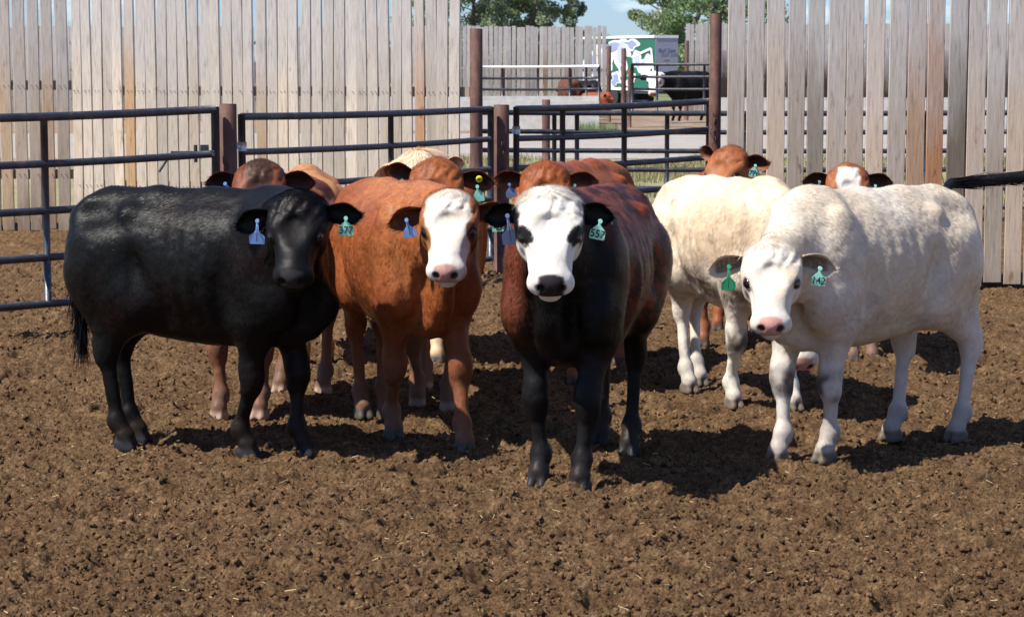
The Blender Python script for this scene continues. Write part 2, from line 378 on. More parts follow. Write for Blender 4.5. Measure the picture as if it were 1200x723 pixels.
board_fence('board_fence', 'short run of greyish brown windbreak boards with see-through gaps, left of the pale boards', A.x-.8, 21.3, B.x, 21.3, .133, .112, 3.3, [gy, gy, (.36, .29, .22), tan], rails=(.5, 1.35, 2.3), post_x=(.5,))
A = at(86, 275, 21.3); B = at(549, 275, 20.3)
board_fence('board_fence', 'long run of pale sunlit windbreak boards set close together behind the black calf', A.x+.01, 21.3, B.x, 20.3, .1105, .099, 3.3, [tan2, (.58, .50, .40), (.54, .47, .38), (.52, .45, .36)], rails=(.4, 1.3, 2.25), post_x=(1.7,), gapj=.002, odd={5: (.52, .34, .18), 17: (.50, .36, .22), 31: (.46, .27, .15)})
A = at(849, 338, 15.9); B = at(1330, 338, 15.9)
board_fence('board_fence', 'tall weathered windbreak boards with open gaps behind the two pale calves', A.x, 15.9, B.x, 15.9, .1437, .124, 3.0, [gy, (.45, .36, .28), (.41, .34, .27), (.48, .40, .32)], rails=(), post_x=(1.70,), odd={4: (.22, .19, .15), 9: (.40, .26, .17), 10: (.44, .22, .11), 11: (.20, .165, .125), 8: (.42, .36, .30)}, z0=.02)
# far fences
A = at(500, 120, 62); B = at(713, 120, 62)
board_fence('board_fence', 'far grey windbreak boards standing between the tall rusty post and the painted trailer', A.x-14, 62, B.x, 62, .125, .110, 2.55, [(.37, .35, .31), (.42, .38, .32), (.33, .31, .28)], rails=(.5, 1.3, 2.05), post_x=(14+3.1,), odd={138: (.22, .15, .10)})
A = at(803, 120, 64)
board_fence('board_fence', 'far grey boards right of the trailer beside the tall rusty gate post', A.x, 64, A.x+14, 64, .135, .118, 2.65, [(.30, .27, .24), (.34, .30, .26)], rails=(.5, 1.3, 2.1))
b2 = board_fence('board_fence', 'distant dark brown board fence glimpsed through the gaps of the tall right fence', at(846, 100, 50).x, 53.2, at(846, 100, 50).x+22, 53.2, .26, .25, 1.85, [(.06, .04, .03), (.08, .05, .035)], rails=(1.0,))

def post(name, label, px, py, Y, r, group='rusty steel posts', cap=True):
    p = at(px, py, Y); root = empty(name, (p.x, Y, 0)); tag(root, label, 'post', group)
    mb = MB(); mb.tube([(0, 0, -.15), (0, 0, p.z*.5), (0, 0, p.z-.004), (0, 0, p.z)], [r, r, r, r*.93], 24); mb.build('pipe', M['rust'], root, True)
    return root, p
def pipe_panel(name, label, P0, P1, nr, zt0, zt1, zb0, zb1, r=.022, stiles=(), hinge=None, group='pipe rail cattle panels', top_mat=None, cat='pipe panel', re=.025):
    root = empty(name, (P0[0], P0[1], 0)); tag(root, label, cat, group)
    a = Vector((0, 0, 0)); b = Vector((P1[0]-P0[0], P1[1]-P0[1], 0)); d = b.normalized()
    pt = lambda t, z: (a+b*t) + Vector((0, 0, z))
    for i in range(nr):
        f = i/(nr-1); z0 = zt0+(zb0-zt0)*f; z1 = zt1+(zb1-zt1)*f; mb = MB()
        rr = r*1.12 if i == 0 else r
        pts = [pt(t, z0+(z1-z0)*t + (-.012*math.sin(math.pi*t))) for t in [0, .16, .33, .5, .67, .84, 1]]
        mb.tube(pts, rr, 14, caps=True); mb.build('rail', M[top_mat] if (top_mat and i == 0) else M['pipe'], root, True)
    for t in (0, 1):
        mb = MB(); zt = zt0+(zt1-zt0)*t; zb = zb0+(zb1-zb0)*t; mb.tube([pt(t, zb-.02), pt(t, zt+.016)], re, 14); mb.build('end_stile', M['pipe'], root, True)
    for t in stiles:
        mb = MB(); zt = zt0+(zt1-zt0)*t; zb = zb0+(zb1-zb0)*t; mb.tube([pt(t, zb-.015), pt(t, zt-.01)], r*.95, 12); mb.build('stile', M['pipe'], root, True)
    if hinge is not None:
        for z in hinge[1]:
            mb = MB(); c = pt(hinge[0], z); mb.tube([c-Vector((0, 0, .03)), c+Vector((0, 0, .03))], re*1.25, 12); mb.tube([c, c+d*(.09 if hinge[0] else -.09)], .012, 8); mb.build('hinge', M[hinge[2]], root, True)
    return root
post('steel_post', 'short rusty pipe post where the two pipe panels meet behind the black calf', 267, 122, 14.3, .056)
post('steel_post', 'short rusty pipe post between pipe panel and gate, left of the nearest white-faced calf', 587.5, 123, 17.0, .060)
post('steel_post', 'tall dark rusty post at the end of the pale board fence', 558, 34, 20.2, .058)
post('steel_post', 'tall rusty post at the left edge of the tall right board fence', 839, 16, 16.6, .045)
post('steel_post', 'small rusty post in the dry grass seen through the gate', 640, 117, 36, .066)
post('steel_post', 'far rusty post rising in front of the painted trailer', 731, 57, 55, .062)
post('steel_post', 'far short rusty post just left of the one in front of the trailer', 667.5, 81, 56.3, .065)
post('steel_post', 'far dark post at the right end of the far grey fence', 713.5, 54, 60, .065)
post('steel_post', 'far rusty post beside the far grey boards at right', 805, 48, 62, .06)
post('steel_post', 'far grey-brown post holding the white-topped rail', 589, 80, 56.3, .06)
post('steel_post', 'far lower rusty post just right of the one in front of the trailer', 738, 80, 55.6, .05)
# near panels
L0 = at(-130, 141, 12.6); L1 = at(252, 127, 14.2)
p = pipe_panel('livestock_panel', 'long dark pipe rail panel at the left edge of the pen', (L0.x, 12.6), (L1.x, 14.2), 5, 1.30, 1.325, .185, .19, .0235, stiles=(.445,), group='pipe rail cattle panels', re=.027)
lt = MB(); q = Vector((L1.x-L0.x-.02, 1.6, 0)); lt.box((q.x-.26, q.y-.05, 1.03), (q.x+.02, q.y-.03, 1.06)); lt.tube([(q.x-.26, q.y-.06, 1.04), (q.x-.33, q.y-.09, .93)], .008, 8); lt.tube([(q.x-.1, q.y-.06, 1.10), (q.x-.1, q.y-.06, .99)], .012, 8); lt.box((q.x-.07, q.y-.055, 1.045), (q.x-.02, q.y-.028, 1.10)); lt.build('latch', M['pipe'], p)
A = at(283, 137, 14.4); B = at(575, 128, 16.9)
p = pipe_panel('livestock_panel', 'dark pipe rail panel behind the brown calf, between the two short rusty posts', (A.x, 14.4), (B.x, 16.9), 6, A.z, B.z, .13, .13, .022, stiles=(.56,), hinge=(0, (1.08, .35), 'steel'))
A = at(605, 128, 17.1); B = at(831, 119, 18.6)
p = pipe_panel('pipe_gate', 'nearer dark pipe gate swung between the short rusty post and the tall right post', (A.x, 17.1), (B.x, 18.6), 6, A.z, B.z, .13, .13, .024, stiles=(.225, .54), hinge=(0, (1.1, .4), 'steel'), cat='gate')
A = at(560, 132, 22.5); B = at(1260, 132, 22.5)
p = pipe_panel('livestock_panel', 'lower pipe rail fence standing behind the gate and the tall right fence', (A.x, 22.5), (B.x, 22.5), 6, A.z, B.z, .16, .16, .025, stiles=(.166, .128, .317, .45, .6, .75, .9), group='pipe rail cattle panels')
A = at(553, 79, 56); B = at(702, 78, 56)
pipe_panel('livestock_panel', 'far pipe rail fence with the highlight on its top rail coloured white, in front of the far grey boards', (A.x, 56), (B.x, 56), 4, A.z, B.z, .62, .62, .032, stiles=(.24, .52, .77, .90), top_mat='white', group='pipe rail cattle panels', re=.035)  # white top rail: the highlight along the pipe is put into its colour
A = at(741, 76, 55.5); B = at(905, 74, 54.5)
pipe_panel('livestock_panel', 'far dark pipe rail panel in front of the black cow with the white face', (A.x, 55.5), (B.x, 54.5), 5, A.z, B.z, .3, .3, .034, stiles=(.18, .52, .8), group='pipe rail cattle panels', re=.04)
# chain on the gate posts
def chain(p, n, parentname, label):
    root = empty('chain', p); tag(root, label, 'chain', None); mb = MB()
    for k in range(n):
        c = Vector((.02*math.sin(k*1.3), -.005*k % .02, -.034*k)); pts = []
        for a in range(9):
            q = 2*math.pi*a/8; u = Vector((math.cos(q)*.012, 0, math.sin(q)*.022)) if k % 2 else Vector((0, math.cos(q)*.012, math.sin(q)*.022)); pts.append(c+u)
        mb.tube(pts, .0035, 6, caps=False)
    mb.build('chain_links', M['rust'], root, True)
q = at(261, 180, 14.2); chain(Vector((q.x, 14.22, 1.0)), 9, '', 'rusty chain hanging on the short post behind the black calf')
q = at(836, 140, 16.5); chain(Vector((q.x, 16.53, 1.25)), 10, '', 'rusty chain hanging on the tall post by the right fence')
q = at(588, 160, 16.9); chain(Vector((q.x, 16.92, 1.0)), 10, '', 'rusty chain hanging on the short post left of the white-faced black calf')

# feed bunk
A = at(562, 122, 53.0); B = at(702, 122, 53.0)
bk = empty('feed_bunk', ((A.x+B.x)/2, 53.0, -.04)); tag(bk, 'long pale concrete feed bunk in front of the far pen', 'trough'); hw = (B.x-A.x)/2
mb = MB()
mb.box((-hw-3, 0, 0), (hw, .12, .70)); mb.build('front_wall', M['conc'], bk)
mb = MB(); mb.box((-hw-3, .62, 0), (hw, .74, .80)); mb.build('back_wall', M['conc'], bk)
mb = MB(); mb.box((-hw-3, .12, .02), (hw, .62, .22)); mb.box((hw-.12, .121, .22), (hw-.001, .619, .68)); mb.build('trough_floor', M['conc'], bk)
bk2 = empty('feed_bunk', (at(850, 122, 51).x, 52.3, -.04)); tag(bk2, 'pale concrete feed bunk glimpsed low through the tall right fence', 'trough')
mb = MB(); mb.box((0, 0, 0), (18, .12, .72)); mb.build('front_wall', M['conc'], bk2)
mb = MB(); mb.box((0, .5, 0), (18, .62, .78)); mb.build('back_wall', M['conc'], bk2)

# ================================================================ TRAILER
def trailer():
    Y = 80.0; cr = at(768, 37, Y); zt = cr.z - .10; zt += 0
    root = empty('stock_trailer', (cr.x, Y, -.04), math.radians(0)); tag(root, 'boxy trailer painted green with white and blue cattle shapes, rear end grey', 'trailer')
    W = (at(795, 60, Y).x - cr.x); Ls = 7.0
    e = Vector((at(712, 60, Y).x-cr.x-.6, 1.0, 0)); e = Vector((-1.78-.35, 5.6, 0))   # along the painted side, towards the far end
    d = e.normalized(); nrm = Vector((d.y*-1, d.x, 0)); nrm = Vector((-d.y, d.x, 0))
    wv = Vector((W*1.0, .28, 0)); H = zt; z0 = .55
    def P(u, v, z): return d*u + wv*v + Vector((0, 0, z))
    mb = MB(); g = (.015, .11, .065)
    V = [P(0, 0, z0), P(Ls, 0, z0), P(Ls, 1, z0), P(0, 1, z0), P(0, 0, H), P(Ls, 0, H), P(Ls, 1, H), P(0, 1, H)]
    F = [(0,1,2,3),(4,7,6,5),(0,4,5,1),(1,5,6,2),(2,6,7,3),(3,7,4,0)]
    mb.add(V, F, g); mb.build('body', M['paint'], root)
    # painted panels on the long side (outlined shapes, blue inside white)
    side = Vector((-wv.x, -wv.y, 0)).normalized()
    def on_side(u, z, off): return P(u, 0, z) + side*off
    def blob(pts, off, col, nm):
        m = MB(); V = [on_side(u*Ls, z0+(H-z0)*z, off) for u, z in pts]; V2 = [v - side*.006 for v in V]; n = len(V)
        m.add(V+V2, [tuple(range(n)), tuple(reversed(range(n, 2*n)))] + [(i, i+n, (i+1) % n+n, (i+1) % n) for i in range(n)], col); return m
    rnd = random.Random(4)
    def organic(cx, cz, rx, rz, n=22, j=.3, seed=1):
        r = random.Random(seed); ph = [r.random()*6.28 for _ in range(3)]; am = [r.uniform(.1, j) for _ in range(3)]
        return [(cx+rx*math.cos(a)*(1+sum(am[k]*math.sin((k+2)*a+ph[k]) for k in range(3))), cz+rz*math.sin(a)*(1+sum(am[k]*math.sin((k+2)*a+ph[k]+1) for k in range(3)))) for a in [2*math.pi*i/n for i in range(n)]]
    wm = MB(); bm_ = MB()
    def put(mb_, pts, off, col):
        m = blob(pts, off, col, ''); mb_.add(m.v, m.f, col)
    wh = (.78, .78, .8); bl = (.25, .28, .45); bl2 = (.42, .45, .62)
    for k, (cx, cz, rx, rz, sd) in enumerate([(.86, .45, .10, .40, 3), (.66, .50, .14, .26, 5), (.55, .80, .20, .13, 8), (.42, .72, .10, .22, 11), (.30, .85, .10, .10, 2), (.12, .45, .07, .18, 7), (.70, .25, .12, .16, 15), (.95, .25, .05, .2, 21), (.40, .42, .05, .2, 9), (.22, .55, .05, .22, 31), (.50, .20, .07, .13, 33), (.30, .20, .06, .10, 35)]):
        sc_ = 1.0
        put(wm, organic(cx, cz, rx, rz, seed=sd), .012+.0005*k, wh)
        put(wm, organic(cx, cz, rx*.66, rz*.72, seed=sd), .024+.0005*k, bl2 if k % 2 else bl)
    put(wm, [(.02, .05), (1, .05), (1, .0), (.02, .0)], .034, wh); put(wm, [(.0, 1.0), (1, 1.0), (1, .955), (.0, .955)], .034, wh)
    put(wm, [(.03, .75), (.05, .78), (.30, .62), (.28, .59)], .036, wh); put(wm, [(.03, .75), (.05, .77), (.02, .30), (.0, .30)], .0365, wh)
    put(wm, organic(.10, .40, .07, .16, seed=7), .030, wh)
    wm.build('cattle_artwork', M['paint'], root)
    # grey rear end with door, lettering, lamps
    back = Vector((wv.y, -wv.x, 0)).normalized()
    def on_back(v, z, off): return P(0, v, z0+(H-z0)*z) + back*off
    def bpatch(v0, v1, za, zb, off, col, m):
        V = [on_back(v0, za, off), on_back(v1, za, off), on_back(v1, zb, off), on_back(v0, zb, off)]; V += [q - back*.01 for q in V]
        m.add(V, [(0,1,2,3),(7,6,5,4),(0,4,5,1),(1,5,6,2),(2,6,7,3),(3,7,4,0)], col)
    m = MB(); bpatch(.0, 1.0, .0, .985, .014, (.30, .33, .38), m); bpatch(-.01, 1.01, .95, 1.0, .03, wh, m); bpatch(.05, .95, .22, .25, .03, (.18, .19, .22), m); dr = m.build('rear_door', M['paint'], root)
    for v in (.15, .85):
        m = MB(); bpatch(v-.05, v+.05, .10, .15, .035, (.4, .03, .03), m); m.build('tail_lamp', M['paint'], root)
    def text(s, v, z, size, col):
        cu = bpy.data.curves.new('lettering', 'FONT'); cu.body = s; cu.size = size; cu.align_x = 'CENTER'; cu.extrude = .002; cu.shear = .2
        o = bpy.data.objects.new('lettering', cu); COL.objects.link(o); dg = bpy.context.evaluated_depsgraph_get(); me = bpy.data.meshes.new_from_object(o.evaluated_get(dg)); bpy.data.objects.remove(o)
        o = bpy.data.objects.new('lettering', me); COL.objects.link(o); me.materials.clear(); me.materials.append(col); o.parent = root
        o.location = on_back(v, z, .03); o.rotation_euler = (math.pi/2, 0, math.atan2(wv.y, wv.x))
    text('Bull Sale', .5, .69, .20, M['ink_blue']); text('cattle', .5, .53, .11, M['ink_dark'])
    m = MB()
    for u in (2.6, 3.6):
        for v in (-.02, .86):
            c = P(u, v, .36); ax = wv.normalized()*.24; m.tube([c, c+ax], .36, 22)
    m.build('wheel', M['tyre'], root, True)
    m = MB(); m.add([P(.1, .02, .45), P(Ls-.1, .02, .45), P(Ls-.1, .98, .45), P(.1, .98, .45), P(.1, .02, .56), P(Ls-.1, .02, .56), P(Ls-.1, .98, .56), P(.1, .98, .56)], F, (.05, .05, .06)); m.build('chassis', M['paint'], root)
M['ink_blue'] = mat_plain('blue_lettering', (.03, .05, .20), .5); M['ink_dark'] = mat_plain('dark_lettering', (.10, .11, .13), .5)
trailer()

# ================================================================ TREES
def tree(label, x, y, H, R, n, cols, kind='round', seed=1, name='leafy_tree', group='trees beyond the pens', leaf=.13, base=.15):
    r = np.random.default_rng(seed); root = empty(name, (x, y, -.09)); tag(root, label, 'tree', group)
    mb = MB(); rr = random.Random(seed)
    top = H*(.92 if kind != 'round' else .8)
    tr = [Vector((rr.uniform(-.1, .1)*k, rr.uniform(-.1, .1)*k, top*k/6)) for k in range(7)]
    mb.tube(tr, [.16*H/8*(1-.14*k) for k in range(7)], 10); mb.build('trunk', M['bark'], root, True)
    br = MB(); cl = []
    nb = 26 if kind == 'round' else 34
    for k in range(nb):
        f = base + (1-base)*(k+.5)/nb
        if kind == 'round': rad = .6+R*math.sin(math.pi*min(1, max(.0, (f-base)/(1.02-base)*.82+.14)))**.7*rr.uniform(.55, 1.08)
        else: rad = R*(1.05-f)*1.1*rr.uniform(.6, 1.1)+.1
        a = k*2.399+rr.uniform(-.4, .4); z0 = H*f*.8; p0 = Vector((0, 0, min(z0, top))); p1 = Vector((math.cos(a)*rad, math.sin(a)*rad, H*f*(.98 if kind == 'round' else .95)))
        br.tube([p0, p0.lerp(p1, .5)+Vector((0, 0, -.1)), p1], [.035*H/8, .022*H/8, .008], 6)
        for q in range(3):
            c = p0.lerp(p1, rr.uniform(.45, 1.05)); cl.append((c.x+rr.uniform(-.3, .3), c.y+rr.uniform(-.3, .3), c.z+rr.uniform(-.25, .3), rr.uniform(.45, 1.0)*R*.36, rr.random()))
    br.build('limbs', M['bark'], root, True)
    cl = np.array(cl); i = r.integers(0, len(cl), n); c = cl[i]
    d = r.standard_normal((n, 3)); d /= np.linalg.norm(d, axis=1)[:, None]; d *= (r.random(n)**.45)[:, None]
    p = c[:, :3]+d*c[:, 3:4]*np.array([1, 1, .75])
    a = r.standard_normal((n, 3)); a /= np.linalg.norm(a, axis=1)[:, None]; b = np.cross(a, r.standard_normal((n, 3))); b /= np.linalg.norm(b, axis=1)[:, None]
    s = leaf*(.6+.8*r.random((n, 1)))
    V = np.stack([p-a*s*.5, p+b*s*.3, p+a*s*.5, p-b*s*.3], 1).reshape(-1, 3); F = np.arange(n*4).reshape(n, 4)
    cc = np.array(cols)[(c[:, 4]*len(cols)).astype(int) % len(cols)]*(.75+.5*r.random((n, 1)))
    mesh_np('crown', V, F, M['leaf'], root, col=np.repeat(cc, 4, 0))
gA = [(.22, .28, .15), (.26, .30, .18), (.30, .33, .21)]; gB = [(.18, .26, .12), (.23, .30, .15), (.20, .28, .13)]; gC = [(.22, .26, .20), (.19, .24, .18)]
for k, (px, Y, H, R, n, cols, kd, lab) in enumerate([
    (560, 118, 9.0, 2.4, 16000, gA, 'round', 'leafy tree over the left end of the far grey fence'),
    (598, 122, 8.0, 2.0, 14000, gC, 'round', 'greyish green tree second from the left over the far fence'),
    (624, 117, 8.5, 1.6, 15000, gA, 'round', 'tree third from the left over the far fence, next to the narrow one'),
    (669, 130, 7.6, .95, 9000, gC, 'narrow', 'narrow bluish green tree standing alone against the sky'),
    (705, 150, 3.6, 1.3, 3000, gB, 'round', 'low distant tree just left of the trailer roof'),
    (777, 112, 10.0, 1.3, 17000, gB, 'round', 'tall green tree directly above the painted trailer'),
    (812, 104, 9.5, 2.2, 20000, gA, 'round', 'big green tree right of the trailer reaching above the far boards'),
    (862, 98, 9.0, 2.4, 14000, gB, 'round', 'tree glimpsed above the tall post at the right fence'),
    (520, 120, 8.0, 2.4, 8000, gB, 'round', 'tree mostly hidden behind the pale board fence')]):
    q = at(px, 60, Y); tree(lab, q.x, Y, H, R, int(n*1.7), cols, kd, seed=k+3, name='narrow_tree' if kd == 'narrow' else 'leafy_tree', leaf=.15, base=.06)
def hedge():
    n = 26000; x = rng.random(n)*70-30; y = 160+rng.random(n)*10; z = 2.0*rng.random(n)**.7*(1+.5*vnoise(np.stack([x*.4, y*0, y*0], 1)))
    p = np.stack([x, y, z], 1); a = rng.standard_normal((n, 3))*.22; b = rng.standard_normal((n, 3))*.22
    V = np.stack([p, p+a, p+b], 1).reshape(-1, 3); c = np.array([.055, .09, .035])*(.6+.8*rng.random((n, 1)))
    o = mesh_np('distant_brush', V, np.arange(n*3).reshape(n, 3), M['leaf'], col=np.repeat(c, 3, 0)); tag(o, kind='stuff', label='low distant green brush along the horizon', cat='brush')
hedge()
# ================================================================ CATTLE
def nrm3(v): v = np.asarray(v, float); return v/np.linalg.norm(v)
class Vol:
    def __init__(s, lo, hi, h):
        s.h = h; s.o = np.array(lo, float); s.n = np.ceil((np.array(hi)-s.o)/h).astype(int)+1; s.d = np.full(s.n, 1.0, dtype=np.float32)
    def sub(s, lo, hi):
        a = np.clip(np.floor((np.array(lo)-s.o)/s.h).astype(int), 0, s.n); b = np.clip(np.ceil((np.array(hi)-s.o)/s.h).astype(int)+1, 0, s.n)
        if (b <= a).any(): return None
        ax = [(s.o[i]+s.h*np.arange(a[i], b[i])).astype(np.float32) for i in range(3)]
        return (slice(a[0], b[0]), slice(a[1], b[1]), slice(a[2], b[2])), np.meshgrid(*ax, indexing='ij')
    def op(s, sl, d, k, mode):
        v = s.d[sl]
        if mode == '+': h = np.maximum(k-np.abs(v-d), 0)/k; s.d[sl] = np.minimum(v, d)-h*h*k*.25
        else: h = np.maximum(k-np.abs(v+d), 0)/k; s.d[sl] = np.maximum(v, -d)+h*h*k*.25
    def ell(s, c, r, R=None, k=.04, mode='+'):
        c = np.asarray(c, float); r = np.asarray(r, float); m = max(r)+k+2*s.h
        q = s.sub(c-m, c+m)
        if q is None: return
        sl, (X, Y, Z) = q; X = X-c[0]; Y = Y-c[1]; Z = Z-c[2]
        if R is not None: X, Y, Z = (R[0][0]*X+R[0][1]*Y+R[0][2]*Z, R[1][0]*X+R[1][1]*Y+R[1][2]*Z, R[2][0]*X+R[2][1]*Y+R[2][2]*Z)
        k0 = np.sqrt((X/r[0])**2+(Y/r[1])**2+(Z/r[2])**2)+1e-6; k1 = np.sqrt((X/r[0]**2)**2+(Y/r[1]**2)**2+(Z/r[2]**2)**2)+1e-6
        s.op(sl, (k0*(k0-1)/k1).astype(np.float32), k, mode)
    def bone(s, a, b, ra, rb, k=.03, side=None, fl=1.0, mode='+'):
        a = np.asarray(a, float); b = np.asarray(b, float); m = max(ra, rb)*max(1, fl)+k+2*s.h
        q = s.sub(np.minimum(a, b)-m, np.maximum(a, b)+m)
        if q is None: return
        sl, (X, Y, Z) = q; ab = b-a; L = ab@ab
        X = X-a[0]; Y = Y-a[1]; Z = Z-a[2]; t = np.clip((X*ab[0]+Y*ab[1]+Z*ab[2])/L, 0, 1)
        X = X-t*ab[0]; Y = Y-t*ab[1]; Z = Z-t*ab[2]
        if side is not None:
            sd = nrm3(side); w = (X*sd[0]+Y*sd[1]+Z*sd[2]); g = (1/fl-1)*w; X = X+g*sd[0]; Y = Y+g*sd[1]; Z = Z+g*sd[2]
        d = (np.sqrt(X*X+Y*Y+Z*Z)-(ra+(rb-ra)*t))*min(1, (1+fl)/2)
        s.op(sl, d.astype(np.float32), k, mode)
    def nets(s):
        D = s.d; h = s.h; ng = D < 0
        n = [ng[i:ng.shape[0]-1+i, j:ng.shape[1]-1+j, k:ng.shape[2]-1+k] for i in (0, 1) for j in (0, 1) for k in (0, 1)]
        cnt = sum(x.astype(np.int8) for x in n); I, J, K = np.nonzero((cnt > 0) & (cnt < 8))
        cid = -np.ones(cnt.shape, dtype=np.int32); cid[I, J, K] = np.arange(len(I))
        c = {(a, b, e): D[I+a, J+b, K+e] for a in (0, 1) for b in (0, 1) for e in (0, 1)}
        acc = np.zeros((len(I), 3)); w = np.zeros(len(I))
        for a in c:
            for ax in range(3):
                if a[ax] == 0:
                    b = list(a); b[ax] = 1; b = tuple(b); va, vb = c[a], c[b]; mk = (va < 0) != (vb < 0)
                    t = np.where(mk, va/(va-vb+1e-12), 0); p = np.repeat(np.array([a], float), len(I), 0); p[:, ax] = t
                    acc += p*mk[:, None]; w += mk
        V = s.o+h*(acc/w[:, None]+np.stack([I, J, K], 1))
        F = []
        for ax in range(3):
            o1, o2 = [(1, 2), (2, 0), (0, 1)][ax]
            sl0 = [slice(None)]*3; sl1 = [slice(None)]*3; sl0[ax] = slice(0, -1); sl1[ax] = slice(1, None)
            A = ng[tuple(sl0)]; B = ng[tuple(sl1)]; x = np.nonzero(A != B); x = list(x)
            ok = (x[o1] > 0) & (x[o2] > 0) & (x[o1] < ng.shape[o1]-1) & (x[o2] < ng.shape[o2]-1); x = [q[ok] for q in x]; inn = A[tuple(x)]
            def g(d1, d2):
                y = [q.copy() for q in x]; y[o1] = y[o1]-d1; y[o2] = y[o2]-d2; return cid[tuple(y)]
            q = np.stack([g(1, 1), g(0, 1), g(0, 0), g(1, 0)], 1)
            F.append(np.where(inn[:, None], q, q[:, ::-1]))
        F = np.concatenate(F); return V, F

def smooth_field(d, it=1):
    for _ in range(it):
        for ax in range(3):
            a = [slice(None)]*3; b = [slice(None)]*3; c = [slice(None)]*3
            a[ax] = slice(0, -2); b[ax] = slice(1, -1); c[ax] = slice(2, None); m = d.copy()
            m[tuple(b)] = .25*d[tuple(a)]+.5*d[tuple(b)]+.25*d[tuple(c)]; d = m
    return d

def ear_mesh(base, e, o, L, W, n=10, m=9, droop=.028, cup=.040, flip=1):
    """leaf shaped cupped ear: e axis outwards, o direction the opening faces"""
    e = nrm3(e); o = nrm3(o-(o@e)*e); t = np.cross(e, o); V = []
    us = np.linspace(0, 1, n)
    for layer in (0, 1):
        for u in us:
            w = W*.5*(.36+.64*math.sin(min(1, u*1.55)*math.pi/2)) if u < .62 else W*.5*math.cos((u-.62)/.38*math.pi/2*.97)**.75
            c0 = base+e*L*u+np.array([0, 0, -1])*droop*u*u
            for v in np.linspace(-1, 1, m):
                th = .013*(1-.75*abs(v))*(1-.55*u)
                p = c0+t*w*v-o*cup*(1-v*v)*(1-.55*u*u)-o*(th if layer else 0)
                V.append(p)
    V = np.array(V); F = []
    for l in (0, 1):
        b = l*n*m
        for i in range(n-1):
            for j in range(m-1):
                q = (b+i*m+j, b+i*m+j+1, b+(i+1)*m+j+1, b+(i+1)*m+j); F.append(q if l == (0 if flip > 0 else 1) else q[::-1])
    for i in range(n-1):
        for j in (0, m-1):
            F.append((i*m+j, (i+1)*m+j, n*m+(i+1)*m+j, n*m+i*m+j))
    for j in range(m-1): F.append(((n-1)*m+j, (n-1)*m+j+1, n*m+(n-1)*m+j+1, n*m+(n-1)*m+j))
    inner = np.zeros(len(V)); gg = np.arange(n*m); iu = gg//m/(n-1); iv = np.abs(gg % m-(m-1)/2)/((m-1)/2); inner[:n*m] = (iv < .72) & (iu > .12) & (iu < .86)
    return V, F, inner, t

def vert_normals(V, F):
    Nn = np.zeros_like(V); T = F[:, :3]; fn = np.cross(V[F[:, 1]]-V[F[:, 0]], V[F[:, 2]]-V[F[:, 0]])
    if F.shape[1] == 4: fn = fn+np.cross(V[F[:, 2]]-V[F[:, 0]], V[F[:, 3]]-V[F[:, 0]])
    for k in range(F.shape[1]): np.add.at(Nn, F[:, k], fn)
    return Nn/(np.linalg.norm(Nn, axis=1)[:, None]+1e-12), np.linalg.norm(fn, axis=1)

